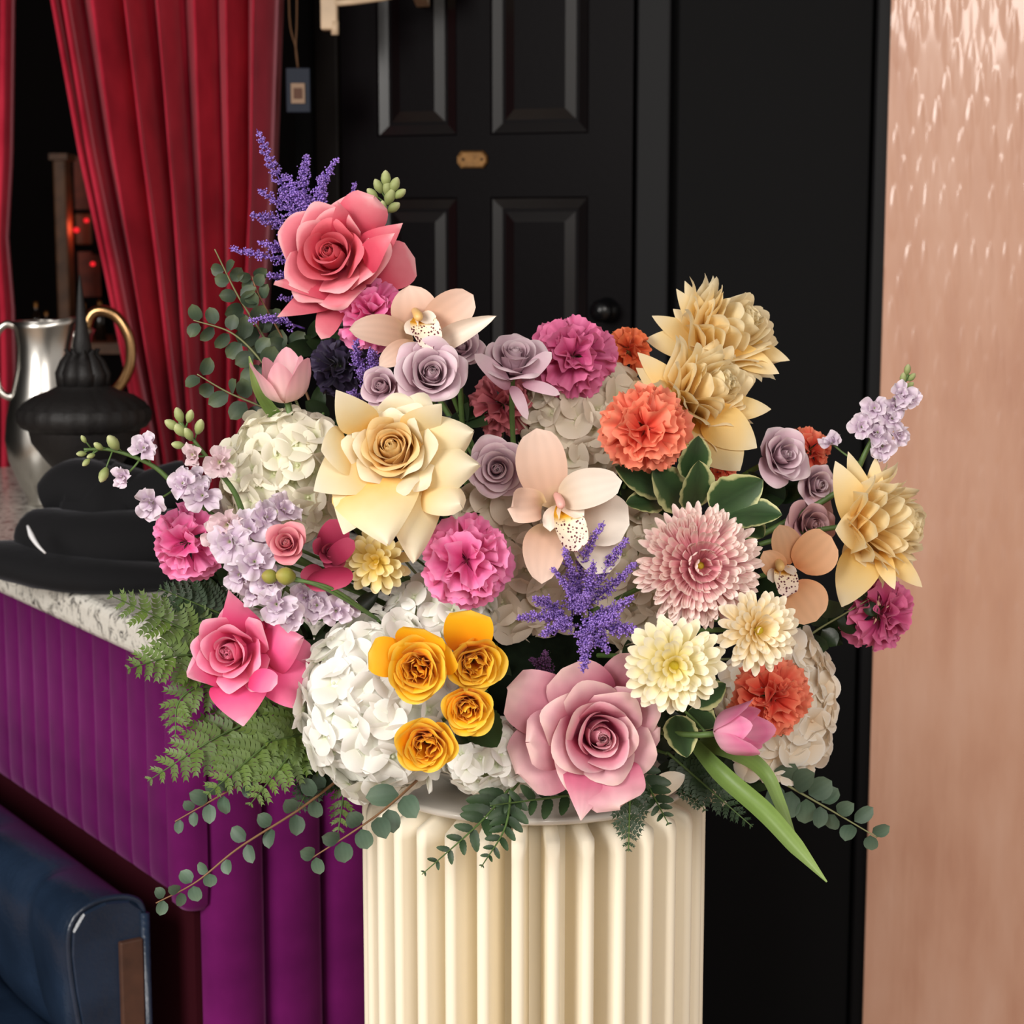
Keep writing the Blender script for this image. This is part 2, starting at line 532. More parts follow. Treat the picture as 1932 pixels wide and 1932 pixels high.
# ------------------------------------------------------------------ red velvet curtains
def velvet(name, c_lo, c_hi, sheen=0.6, tint=(1, .3, .35, 1)):
    m, nt, out = newmat(name)
    b = N(nt, 'ShaderNodeBsdfPrincipled', i_Roughness=0.85)
    b.inputs['Specular IOR Level'].default_value = 0.08
    b.inputs['Sheen Weight'].default_value = sheen
    b.inputs['Sheen Roughness'].default_value = 0.35
    b.inputs['Sheen Tint'].default_value = tint
    tc = N(nt, 'ShaderNodeTexCoord')
    nz = N(nt, 'ShaderNodeTexNoise', i_Scale=9.0, i_Detail=5.0)
    nt.links.new(tc.outputs['Object'], nz.inputs['Vector'])
    r = ramp(nt, [(0.32, c_lo), (0.68, c_hi)], nz.outputs['Fac'])
    nt.links.new(r.outputs[0], b.inputs['Base Color'])
    n2 = N(nt, 'ShaderNodeTexNoise', i_Scale=500.0)
    nt.links.new(tc.outputs['Object'], n2.inputs['Vector'])
    bp = N(nt, 'ShaderNodeBump', i_Strength=0.15, i_Distance=0.001)
    nt.links.new(n2.outputs['Fac'], bp.inputs['Height']); nt.links.new(bp.outputs[0], b.inputs['Normal'])
    nt.links.new(b.outputs[0], out.inputs[0])
    return m
REDV = velvet('crimson_velvet', srgb(160, 30, 50), srgb(196, 48, 70), .5, (1, .4, .48, 1))
PURV = velvet('purple_velvet', srgb(84, 14, 74), srgb(112, 24, 98), .5, (1, .45, .9, 1))

def curtain(name, label, Y, lefts, rights, folds, amp, py0, py1, seed, lean=0):
    """folds: list of fold boundaries in 0..1 (a valley at each)."""
    rng = random.Random(seed)
    nu, nv = 14 * (len(folds) - 1) + 1, 48
    pys = np.linspace(py0, py1, nv)
    lx = np.interp(pys, [p for p, _ in lefts], [x for _, x in lefts])
    rx = np.interp(pys, [p for p, _ in rights], [x for _, x in rights])
    V = []
    amps = [amp * rng.uniform(.7, 1.25) for _ in folds]
    for j, py in enumerate(pys):
        tt = j / (nv - 1)
        for i in range(nu):
            k = min(i // 14, len(folds) - 2)
            f = (i - 14 * k) / 14
            s = folds[k] + (folds[k + 1] - folds[k]) * f
            wob = .012 * math.sin(tt * 4 + k * 1.7)
            x = lx[j] + (rx[j] - lx[j]) * min(1, max(0, s + wob * math.sin(math.pi * s)))
            bulge = abs(math.sin(math.pi * f)) ** 0.55 * amps[k]
            # slight overhang makes each fold shade the next
            p = at(x + 9 * math.sin(2 * math.pi * f) * (1 if amp > 0 else 0), py, Y)
            V.append((p[0], Y - bulge, p[2]))
    o = obj(name, V, grid_faces(nu, nv), REDV)
    so = o.modifiers.new('cloth_thickness', 'SOLIDIFY'); so.thickness = .003; so.offset = 0
    tag(o, label, 'curtain', 'red velvet curtains')
    return o
curtain('velvet_curtain', 'wide crimson velvet curtain falling in slanting folds behind the black urn', 3.62,
        [(-120, 106), (0, 116), (300, 172), (500, 218), (650, 250), (850, 296), (1250, 330)],
        [(-120, 540), (0, 534), (350, 522), (600, 505), (850, 486), (1250, 480)],
        [0, .06, .12, .31, .43, .56, .72, .86, 1.0], .165, -120, 1250, 3)
curtain('velvet_curtain', 'narrow crimson velvet curtain edge hanging above the silver pitcher', 3.62,
        [(-120, -150), (1000, -150)], [(-120, 29), (0, 28), (300, 24), (450, 16), (580, 27), (700, 30), (1000, 30)],
        [0, .3, .55, .75, .9, 1.0], .07, -120, 1150, 8)

# ------------------------------------------------------------------ bar: granite worktop and tufted velvet front
m, nt, out = newmat('white_granite')
b_ = N(nt, 'ShaderNodeBsdfPrincipled', i_Roughness=0.22)
tc_ = N(nt, 'ShaderNodeTexCoord')
n1 = N(nt, 'ShaderNodeTexNoise', i_Scale=55.0, i_Detail=6.0, i_Roughness=0.7); n1.inputs['Distortion'].default_value = 1.2
n2 = N(nt, 'ShaderNodeTexNoise', i_Scale=16.0, i_Detail=8.0, i_Roughness=0.75); n2.inputs['Distortion'].default_value = 2.0
for n_ in (n1, n2): nt.links.new(tc_.outputs['Object'], n_.inputs['Vector'])
r1 = ramp(nt, [(0.34, srgb(40, 38, 40)), (0.41, srgb(150, 146, 140)), (0.47, srgb(232, 228, 218)), (1.0, srgb(244, 241, 234))], n1.outputs['Fac'])
r2 = ramp(nt, [(0.36, srgb(120, 116, 112)), (0.45, srgb(255, 255, 255))], n2.outputs['Fac'])
mx = N(nt, 'ShaderNodeMix', data_type='RGBA', blend_type='MULTIPLY'); mx.inputs[0].default_value = 0.9
nt.links.new(r1.outputs[0], mx.inputs[6]); nt.links.new(r2.outputs[0], mx.inputs[7])
nt.links.new(mx.outputs[2], b_.inputs['Base Color']); nt.links.new(b_.outputs[0], out.inputs[0])
GRAN = m
ZT, ZB = 1.115, 1.07
Cc = onplane(306, 1266, ZB)
AD = np.array([-math.sin(math.radians(33.9)), math.cos(math.radians(33.9)), 0])
BD = np.array([AD[1], -AD[0], 0])
BARM = Matrix(((BD[0], AD[0], 0, Cc[0]), (BD[1], AD[1], 0, Cc[1]), (0, 0, 1, 0), (0, 0, 0, 1)))
top = thing('granite_worktop', 'white granite worktop flecked with grey on top of the velvet bar', 'worktop', (Cc[0], Cc[1], ZB))
top.matrix_basis = BARM @ Matrix.Translation((0, 0, ZB))
V, Fc = box(0, 0.52, 0, 1.55, 0, ZT - ZB)
bevel(obj('slab', V, Fc, GRAN, top, smooth=False), .012, 4)
bar = thing('velvet_bar', 'purple velvet channel-tufted bar front under the granite worktop', 'bar', (0, 0, 0))
bar.matrix_basis = BARM
zA = .775
V, Fc = box(0.055, 0.50, 0.055, 1.53, 0, ZB - .001)
obj('core', V, Fc, plain('burgundy_base_panel', srgb(52, 10, 20), rough=.8, spec=.1), bar, smooth=False)
def channel_mesh(w, z0, z1, depth, round_bottom=True):
    V = []; na, nz = 13, 2
    rows = []
    if round_bottom:
        for q in (0, .2, .45, .75, 1.0):
            rows.append((z0 + q * .03, math.sqrt(max(0, 1 - (1 - q) ** 2)) * .8 + .2))
    else: rows.append((z0, 1.0))
    rows += [(z0 + (z1 - z0) * .5, 1.0), (z1, 1.0)]
    for z, s in rows:
        for i in range(na):
            a = math.pi * i / (na - 1)
            V.append((-math.sin(a) ** .7 * depth * s, -math.cos(a) * w / 2, z))
    return mesh('channel', V, grid_faces(na, len(rows)), PURV)
wA, wB = .055, .076
mA = channel_mesh(wA, zA, ZB - .0005, .005)
for k in range(26):
    link('channel', mA, bar, Matrix.Translation((.052, .06 + wA * (k + .5), 0)))
mB = channel_mesh(wB, .02, ZB - .0005, .034, False)
xB = .062
for k in range(6):
    link('channel', mB, bar, Matrix.Translation((xB + wB * (k + .5), .052, 0)) @ Matrix.Rotation(math.pi / 2, 4, 'Z'))
# rounded corner channel
V = []
na = 12
for z, s in ((.77, .6), (.78, .9), (.81, 1), (ZB - .0005, 1)):
    for i in range(na):
        a = math.pi / 2 * (i / (na - 1))
        r = .034 * s
        V.append((.062 - r * math.cos(a) ** .8 * 1.0, .062 - r * math.sin(a) ** .8, z))
obj('corner_channel', V, grid_faces(na, 4), PURV, bar)

# ------------------------------------------------------------------ silver pitchers
SILV = plain('brushed_steel', srgb(205, 202, 196), rough=0.28, metal=1.0, noise=.06, nscale=30)
BRSS = plain('warm_brass', srgb(190, 150, 105), rough=0.25, metal=1.0)
def pitcher(label, px, py, name, mat, hmat, handle, scale=1.0, Yo=None, seg=48):
    base = onplane(px, py, ZT) if Yo is None else np.array([at(px, py, Yo)[0], Yo, ZT])
    s = base[1] / F * scale
    t_ = thing(name, label, 'pitcher', base + [0, 0, .001])
    prof = [(0, 0), (36, 0), (40, 5), (38, 12), (54, 40), (71, 85), (77, 125), (73, 165), (61, 215), (51, 262), (49, 300), (53, 335), (57, 346), (54, 346), (46, 302), (46, 262), (0, 255)]
    V, Fc = lathe([(r * s, z * s) for r, z in prof], seg)
    V = np.array(V)
    k = np.clip((V[:, 2] / s - 280) / 66, 0, 1)          # pour lip
    ang = np.arctan2(V[:, 1], V[:, 0])
    lip = np.clip(np.cos(ang - math.radians(-20)), 0, 1) ** 6 * k
    V[:, 0] += lip * 16 * s * np.cos(ang); V[:, 1] += lip * 16 * s * np.sin(ang); V[:, 2] += lip * 8 * s
    obj('body', V, Fc, mat, t_)
    rim = np.array([(51 * s * math.cos(a), 51 * s * math.sin(a), 346 * s) for a in np.linspace(0, 2 * math.pi, 40)])
    la = np.clip(np.cos(np.linspace(0, 2 * math.pi, 40) - math.radians(-20)), 0, 1) ** 6
    rim[:, :2] *= (1 + la * .31)[:, None]; rim[:, 2] += la * 8 * s
    V, Fc = tube(rim, 2.6 * s, 6); obj('rim', V, Fc, mat, t_)
    H = catmull([(x * s, y * s, z * s) for x, y, z in handle[0]], 28)
    V, Fc = tube(H, handle[1] * s, 10); obj('handle', V, Fc, hmat, t_)
    return t_
pitcher('brushed silver pitcher with thin loop handle at the left end of the granite worktop', 92, 952, 'silver_pitcher', SILV, SILV,
        ([(-47, -4, 335), (-66, -6, 342), (-86, -8, 320), (-92, -8, 270), (-84, -8, 220), (-66, -6, 205), (-56, -2, 212)], 7))
pitcher('brass-handled pitcher mostly hidden behind the black urn', 132, 940, 'brass_pitcher', SILV, BRSS,
        ([(42, 0, 330), (58, 0, 382), (84, 0, 394), (116, 0, 380), (140, 0, 338), (144, 0, 290), (132, 0, 250), (104, 0, 214), (66, 0, 180)], 12), scale=.86, Yo=3.22)

# ------------------------------------------------------------------ black urn with spire
BLKM = plain('black_carved_wood', srgb(30, 28, 28), rough=0.55, spec=0.3, bump=.4, bscale=120)
Yu = 2.62
ub = at(166, 1000, Yu); ub[2] = ZT
su = Yu / F
zz = lambda py: float(at(166, py, Yu)[2]) - ZT
urn = thing('black_urn', 'black carved urn with a tall spire lid standing among the pitchers', 'urn', ub + [0, 0, .001])
n_ = 60
V, Fc = lathe([(0, 0), (52 * su, 0), (50 * su, .012), (30 * su, .03), (34 * su, zz(910)), (70 * su, zz(870)), (95 * su, zz(835)), (102 * su, zz(800))], n_,
              lambda k, a: .05 * np.abs(np.cos(a * 14)) if k >= 4 else 0 * a)
obj('body', V, Fc, BLKM, urn)
V, Fc = lathe([(100 * su, zz(812)), (114 * su, zz(806)), (121 * su, zz(795)), (123 * su, zz(780)), (118 * su, zz(770))], 84, lambda k, a: .035 * np.abs(np.cos(a * 12)))
obj('scalloped_band', V, Fc, BLKM, urn)
V, Fc = lathe([(120 * su, zz(776)), (112 * su, zz(762)), (92 * su, zz(748)), (64 * su, zz(738)), (50 * su, zz(730)), (44 * su, zz(722))], n_, lambda k, a: .03 * np.cos(a * 20) if k < 4 else 0 * a)
obj('lid', V, Fc, BLKM, urn)
for k in range(10):   # upright acanthus leaves around the foot of the spire
    a = k / 10 * 2 * math.pi
    P = np.array([(r * su * math.cos(a), r * su * math.sin(a), zz(p)) for r, p in ((46, 728), (48, 705), (38, 682), (26, 668), (30, 660))])
    sd = np.array([-math.sin(a), math.cos(a), 0]) * su
    W_ = [15, 17, 13, 8, 2]
    V = np.concatenate([[P[i] - sd * W_[i], P[i] + np.array([math.cos(a), math.sin(a), 0]) * 5 * su, P[i] + sd * W_[i]] for i in range(5)])
    o = obj('carved_leaf', V, grid_faces(3, 5), BLKM, urn)
    so = o.modifiers.new('thick', 'SOLIDIFY'); so.thickness = .003
V, Fc = lathe([(34 * su, zz(728)), (26 * su, zz(690)), (14 * su, zz(668)), (18 * su, zz(655)), (15 * su, zz(640)), (11 * su, zz(615)), (8 * su, zz(580)), (5 * su, zz(550)), (1.5 * su, zz(522)), (0, zz(520))], 18)
obj('spire', V, Fc, BLKM, urn)

# ------------------------------------------------------------------ black folded cloth
CLOTH = plain('black_cotton_cloth', srgb(24, 24, 26), rough=0.9, spec=0.15, bump=1.0, bscale=22, sheen=.2, sheen_tint=(.5, .5, .55, 1))
cl = thing('folded_cloth', 'heap of folded black cloth at the edge of the granite worktop', 'cloth', (0, 0, 0))
q = lambda px, Y=2.35: px * Y / F
# the heap itself: a draped mound with creases running round it
hc = at(240, 1080, 2.44)
nu, nv = 90, 30
V = []
for jv in range(nv):
    f = jv / (nv - 1)
    for iu in range(nu):
        a = 2 * math.pi * iu / nu
        prof_r = [1.0, 1.03, .98, .93, .90, .88, .80, .76, .70, .55, .28, 0.0]
        prof_z = [0.0, .10, .20, .22, .40, .50, .53, .70, .82, .93, 1.0, 1.0]
        k = f * (len(prof_r) - 1)
        sh_ = .35 * math.sin(a * 2 + 1.0) + .2 * math.sin(a * 3 + 2.4)
        k = min(len(prof_r) - 1, max(0, k + sh_ * math.sin(math.pi * f)))
        r_ = np.interp(k, range(len(prof_r)), prof_r); z_ = np.interp(k, range(len(prof_z)), prof_z)
        cr = 1 + .035 * math.sin(7 * a + 9 * f) * f + .03 * math.sin(11 * a - 6 * f) + .05 * math.sin(3 * a + 1)
        V.append((hc[0] + q(160) * r_ * cr * math.cos(a) - .012 * z_, 2.44 + .115 * r_ * cr * math.sin(a), ZT + .0008 + max(0, z_ * q(205) * (1 + .06 * math.sin(2 * a + 4 * f)))))
o = obj('heap', V, grid_faces(nu, nv, True), CLOTH, cl)
sm = o.modifiers.new('soft', 'SMOOTH'); sm.iterations = 3
def roll(name, pts, r, flat, seed):
    C = catmull([at(*p_) for p_ in pts], 40)
    rr = np.array([r * (.25 + .75 * math.sin(math.pi * (.08 + .84 * k / 39)) ** .6) * (1 + .05 * math.sin(k * .22 + seed)) for k in range(40)])
    V, Fc = tube(C, rr, 16)
    V = np.array(V); ctr = np.repeat(C, 16, axis=0)
    V[:, 2] = ctr[:, 2] + (V[:, 2] - ctr[:, 2]) * flat
    V[:, 2] = np.maximum(V[:, 2], ZT + .0008)
    return obj(name, V, Fc, CLOTH, cl)
roll('brim_fold', [(-30, 1046, 2.38), (70, 1064, 2.35), (170, 1084, 2.32), (330, 1090, 2.32)], .062, .44, 1)
roll('lower_fold', [(60, 1000, 2.39), (150, 1026, 2.36), (250, 1030, 2.36), (380, 1000, 2.38)], .058, .80, 2)
roll('upper_fold', [(84, 940, 2.42), (150, 922, 2.42), (240, 950, 2.40), (360, 900, 2.42)], .046, .85, 5)
P = [at(x, y, Y) for x, y, Y in ((52, 992, 2.285), (60, 1012, 2.275), (72, 1030, 2.265), (86, 1044, 2.26))]
V, Fc = tube(catmull(P, 12), np.interp(np.linspace(0, 1, 12), [0, .3, 1], [.0015, .0035, .001]), 8)
obj('white_edge', V, Fc, plain('white_tape', srgb(225, 225, 228), rough=.7), cl)['label'] = 'white strip of lining showing between the folds'

# ------------------------------------------------------------------ blue leather chair
LEA = plain('navy_leather', srgb(30, 44, 64), rough=0.27, spec=0.6, noise=.25, nscale=14, bump=.35, bscale=150)
CWOOD = plain('chair_brown_wood', srgb(74, 46, 33), rough=0.6, noise=.3, nscale=30)
c0 = onplane(280, 1692, 0.79)
CHM = Matrix(((BD[0], AD[0], 0, c0[0]), (BD[1], AD[1], 0, c0[1]), (0, 0, 1, .17), (0, 0, 0, 1)))
ch = thing('leather_chair', 'navy blue leather chair back with a brown wood end panel, in front of the bar', 'chair', (0, 0, 0))
ch.matrix_basis = CHM
# cross-section (negative x is the outer side of the back): upright slab with a soft, slightly rolled top
prof = [(-.040, -.12), (-.040, .36), (-.046, .40), (-.066, .43), (-.082, .47), (-.090, .52), (-.094, .565), (-.092, .596), (-.078, .616), (-.05, .624), (-.02, .620), (-.004, .606), (0, .57), (0, .40), (0, -.12)]
V = []; ny = 64
for j in range(ny):
    y = .012 + 1.3 * j / (ny - 1)
    seam = min(abs(((y - .16) % .21)), .21 - abs(((y - .16) % .21)))
    d = .016 * math.exp(-(seam / .012) ** 2)
    puff = .010 * math.sin(math.pi * (((y - .16) % .21) / .21))
    endr = .012 * max(0, 1 - (y - .012) / .02) ** 2
    for i, (x, z) in enumerate(prof):
        f = 1.0 if 1 <= i <= 9 else 0.0
        roll = 1.0 if 3 <= i <= 9 else .6
        nx = -1.0 if i <= 7 else -.4
        nz = (z - .56) / .06 if 4 <= i <= 11 else 0
        k = f * roll * (puff - d) - endr * (1 if i < 12 else 0)
        V.append((x + nx * k * .8, y, z + nz * k * .7))
o = obj('upholstery', V, grid_faces(len(prof), ny), LEA, ch)
sm = o.modifiers.new('smooth', 'SUBSURF'); sm.levels = sm.render_levels = 1
Pc = [(x, .012, z) for x, z in prof]
obj('end_cap', Pc + [(x * .92 - .003, .006, .56 + (z - .56) * .92 if z > .47 else z) for x, z in prof], grid_faces(len(prof), 2) + [tuple(range(len(prof), 2 * len(prof)))], LEA, ch, smooth=False)
V, Fc = box(-.036, -.008, -.001, .012, -.12, .572); bevel(obj('wood_panel', V, Fc, CWOOD, ch, smooth=False), .002)
V, Fc = tube([(-.003, .004, -.12), (-.003, .004, .35), (-.003, .004, .60)], .0055, 8); obj('edge_welt', V, Fc, LEA, ch)
V, Fc = tube(catmull([(x, .011, z) for x, z in prof[2:13]], 40), .004, 6); obj('roll_piping', V, Fc, LEA, ch)
V, Fc = box(-.33, -.04, .1, 1.2, .30, .42); o = bevel(obj('seat', V, Fc, LEA, ch, smooth=True), .04, 4)
for (x, y) in ((-.02, .05), (-.02, 1.22), (-.30, .14), (-.30, 1.14)):
    V, Fc = tube([(x, y, -.17), (x, y, .31 if x < -.1 else -.1)], .012, 8); obj('leg', V, Fc, CWOOD, ch)

# ------------------------------------------------------------------ blue tag and pale wooden rack by the door
BLUE = plain('blue_card', srgb(5, 20, 40), rough=.7)
WHIT = plain('pale_label', srgb(150, 124, 102), rough=.8)
tg = thing('blue_tag', 'blue card tag with a pale square label hanging by the curtain', 'tag', (0, 0, 0))
V, Fc = pixbox(540, 585, 128, 212, 3.5, .004); bevel(obj('card', V, Fc, BLUE, tg, smooth=False), .0015)
V, Fc = pixbox(549, 575, 157, 195, 3.497, .003); obj('label', V, Fc, WHIT, tg, smooth=False)
V, Fc = pixbox(554, 570, 166, 186, 3.495, .003); obj('print', V, Fc, plain('brown_print', srgb(92, 62, 48), rough=.8), tg, smooth=False)
cord = plain('brown_cord', srgb(92, 62, 36), rough=.8)
for dx in (-7, 7):
    P = [at(562, 128, 3.5), at(558, 90, 3.5), at(553 + dx, 30, 3.5), at(553 + dx, -150, 3.5)]
    V, Fc = tube(catmull(P, 16), .0016, 5); obj('string', V, Fc, cord, tg)
PALE = plain('pale_bamboo', srgb(206, 180, 150), rough=.5, noise=.12, nscale=20)
rk = thing('bamboo_rack', 'pale bamboo wall rack jutting into view above the door', 'rack', (0, 0, 0))
a = at(604, 20, 3.45); b = at(636, 20, 3.45)
V, Fc = box(a[0], b[0], 3.45, 3.48, at(620, 56, 3.45)[2], 2.45); bevel(obj('upright', V, Fc, PALE, rk, smooth=False), .004)
V, Fc = tube([at(632, 40, 3.455), at(632, 66, 3.455)], .007, 10); obj('peg', V, Fc, PALE, rk)
V, Fc = tube([at(630, 6, 3.455), at(668, 3, 3.46), at(722, -4, 3.47), at(790, -20, 3.48)], .006, 8); obj('bar', V, Fc, PALE, rk)
V, Fc = tube([at(604, -40, 3.455), at(680, -40, 3.46), at(790, -46, 3.48)], .010, 8); obj('bar', V, Fc, PALE, rk)
zc_ = at(790, -40, 3.48)
V, Fc = box(zc_[0] - .012, zc_[0] + .012, 3.47, 3.75, zc_[2] - .03, 2.45); obj('wall_arm', V, Fc, PALE, rk, smooth=False)

# ------------------------------------------------------------------ fluted pedestal
YP = 1.60
IVO = plain('ivory_matte_plaster', srgb(240, 230, 208), rough=.55, spec=.25)
pc = at(1007, 1462, YP)
ZP = float(pc[2])
ped = thing('fluted_pedestal', 'ivory fluted column pedestal with deep rounded ribs under the flowers', 'pedestal', (pc[0], YP, 0))
RO = 338 * (YP - .02) / F
RI = RO - .046
V, Fc = lathe([(0, .0), (RI, .0), (RI, ZP - .004), (0, ZP - .004)], 64)
obj('core', V, Fc, IVO, ped)
NF = 32
pitch = 2 * math.pi / NF
ht = .0052
sec = [(-.004, 1.0), (.014, 1.0), (RO - RI - ht * .9, 1.0)] + [(RO - RI - ht * .9 + ht * .9 * math.sin(a), math.cos(a)) for a in (math.radians(22), math.radians(45), math.radians(68))]
left = [(RI + r, ht * t) for r, t in sec]
ring = left + [(RO, 0.0)] + [(r, -t) for r, t in left[::-1]]
rc = .024
def ztop(r):
    d = max(0, r - (RO - rc))
    return ZP - .003 - (rc - math.sqrt(max(0, rc * rc - d * d)))
nR = len(ring)
Vr = [(r, t, .0) for r, t in ring] + [(r, t, ZP - rc - .004) for r, t in ring] + [(r, t, ztop(r)) for r, t in ring]
Fr = [(k * nR + i, k * nR + i + 1, (k + 1) * nR + i + 1, (k + 1) * nR + i) for k in range(2) for i in range(nR - 1)]
Fr += [(2 * nR + i, 2 * nR + i + 1, 2 * nR + nR - 2 - i, 2 * nR + nR - 1 - i) for i in range(nR // 2 - 1)] + [(2 * nR + nR // 2 - 1, 2 * nR + nR // 2, 2 * nR + nR // 2 + 1)]
ribm = mesh('rib', Vr, Fr, IVO)
for k in range(NF):
    link('rib', ribm, ped, Matrix.Rotation(pitch * (k + .5) - math.pi / 2, 4, 'Z'))
DISC = plain('white_gloss_plate', srgb(214, 208, 198), rough=.18, spec=.5)
V, Fc = lathe([(0, ZP - .002), (RO - .012, ZP - .002), (RO - .009, ZP), (RO - .009, ZP + .003), (RO - .012, ZP + .0045), (0, ZP + .0045)], 72)
obj('top_plate', V, Fc, DISC, ped)['label'] = 'thin glossy white round plate'
ZF = ZP + .0046
# shallow white bowl with floral foam
BOWL = plain('white_ceramic', srgb(240, 238, 232), rough=.25)
bw = thing('flower_bowl', 'shallow white bowl on the pedestal holding the whole arrangement', 'bowl', (pc[0] - .005, YP - .005, ZF))
V, Fc = lathe([(0, 0), (.075, 0), (.098, .016), (.103, .020), (.100, .021), (.094, .018), (.07, .005), (0, .005)], 56)
obj('shell', V, Fc, BOWL, bw)
FOAM = plain('dark_green_foam', srgb(14, 22, 12), rough=.95, noise=.4, nscale=80, bump=.6, bscale=150, spec=.1)
V, Fc = lathe([(0, .006), (.07, .006), (.088, .03), (.092, .08), (.085, .13), (.06, .17), (.03, .19), (0, .195)], 32, lambda k, a: .03 * np.sin(a * 5 + k))
fo = obj('floral_foam', V, Fc, FOAM, bw)
FC = np.array([pc[0] - .005, YP - .005, ZF])

# ------------------------------------------------------------------ flower builders
STEM = plain('stem_green', srgb(78, 104, 52), rough=.55, noise=.25, nscale=60)
SEPAL = plain('sepal_green', srgb(92, 116, 62), rough=.55, noise=.2, nscale=80)

def axis(fx, fy):
    """Facing: fx right, fy up, the rest towards the viewer (may be negative for flowers seen from the side)."""
    d = 1 - fx * fx - fy * fy
    return np.array([fx, -math.sqrt(max(d, 0.0)), fy])

def head(name, label, cat, px, py, Y, rad, fx, fy, spin=0.0, depth=.45, group=None):
    a = axis(fx, fy)
    R = rad * px2m(Y)
    base = at(px, py, Y) - a * depth * R
    t = thing(name, label, cat, base, frame(a, spin), group)
    return t, R

_stem_n = [0]
def stem(root, r=.0022, foot=None, mat=None, bend=.5, name='stem', start=None):
    """Stem from the flower's base down into the foam."""
    M = np.array(root.matrix_basis)
    p0 = M[:3, 3] if start is None else np.asarray(start, float)
    ax = M[:3, 2]
    k = _stem_n[0]; _stem_n[0] += 1
    if foot is None:
        g = k * 2.39996
        rr = .012 + .05 * ((k * .618) % 1)
        foot = FC + np.array([rr * math.cos(g), rr * math.sin(g) + .012, .10])
    L = np.linalg.norm(p0 - foot)
    p1 = p0 - ax * L * bend * .55
    p1[1] = max(p1[1], min(p0[1] + .01, FC[1] + .03))
    t = np.linspace(0, 1, 12)[:, None]
    P = (1 - t) ** 2 * p0 + 2 * t * (1 - t) * p1 + t * t * foot
    V, Fc = tube(w2l(root, P), r, 6)
    return obj(name, V, Fc, mat or STEM, root)

def petal_grid(L, W, pa, pb, pc, rb, z0, wrap, nu=9, nv=11, tip=.35, tp=2.4, neck=.3, wmax=.62, reflex=0.0,
               spiral=0.0, wave=0.0, wk=3.0, ph=0.0, cup=0.0, rmin=.05, taper=0.0, lip=0.0, crumple=0.0):
    """One petal in the flower's frame: axis z, petal centred on +y. Returns V, pet."""
    s = np.linspace(0, 1, 41)
    psi = np.radians(pa + (pb - pa) * sstep(s / .45) + (pc - pb) * sstep((s - .5) / .5))
    psi = psi + math.radians(lip) * sstep((s - .80) / .2)
    ds = L / 40
    r = rb + np.concatenate([[0], np.cumsum(np.sin(psi[:-1]) * ds)])
    z = z0 + np.concatenate([[0], np.cumsum(np.cos(psi[:-1]) * ds)])
    u = np.linspace(-1, 1, nu)
    v = np.linspace(0, 1, nv)
    U, Vv = np.meshgrid(u, v)
    S = Vv * (1 - tip * np.abs(U) ** tp * Vv)
    rr = np.interp(S, s, r); zz = np.interp(S, s, z); pp = np.interp(S, s, psi)
    w = W * (neck + (1 - neck) * np.sin(math.pi / 2 * np.minimum(1, Vv / wmax)))
    if taper: w = w * (1 - taper * sstep((Vv - wmax) / (1 - wmax)) )
    x = w * U
    Rw = np.maximum(rr + spiral * U, rmin) * wrap
    th = x / Rw
    off = reflex * np.abs(U) ** 2.5 * S ** 1.5 * L - cup * (1 - U * U) * S * (1 - S) * L * 2
    if wave: off = off + wave * L * S ** 2 * np.sin(wk * U * 2 + ph) 
    if crumple:
        off = off + crumple * L * S * (np.sin(3.1 * U + 4.3 * S + ph * 2) + .6 * np.sin(5.7 * U - 6.1 * S + ph * 3.3) + .4 * np.sin(9.1 * U + 8.3 * S + ph))
    rc = rr + spiral * U + off * np.cos(pp)
    zc = zz - off * np.sin(pp)
    X = Rw * np.sin(th)
    Yy = rc - Rw * (1 - np.cos(th))
    V = np.stack([X.ravel(), Yy.ravel(), zc.ravel()], 1)
    pet = np.stack([U.ravel() * .5 + .5, Vv.ravel(), np.zeros(U.size)], 1)
    return V, pet

def rotz(V, a):
    c, s = math.cos(a), math.sin(a)
    V = np.asarray(V)
    return np.stack([V[:, 0] * c - V[:, 1] * s, V[:, 0] * s + V[:, 1] * c, V[:, 2]], 1)

def calyx(root, R, mat=None, n=5, scale=1.0):
    m = mat or SEPAL
    V, Fc = lathe([(0, -.16 * R * scale), (.06 * R * scale, -.15 * R * scale), (.12 * R * scale, -.08 * R * scale), (.10 * R * scale, .04 * R)], 12)
    obj('calyx', V, Fc, m, root)

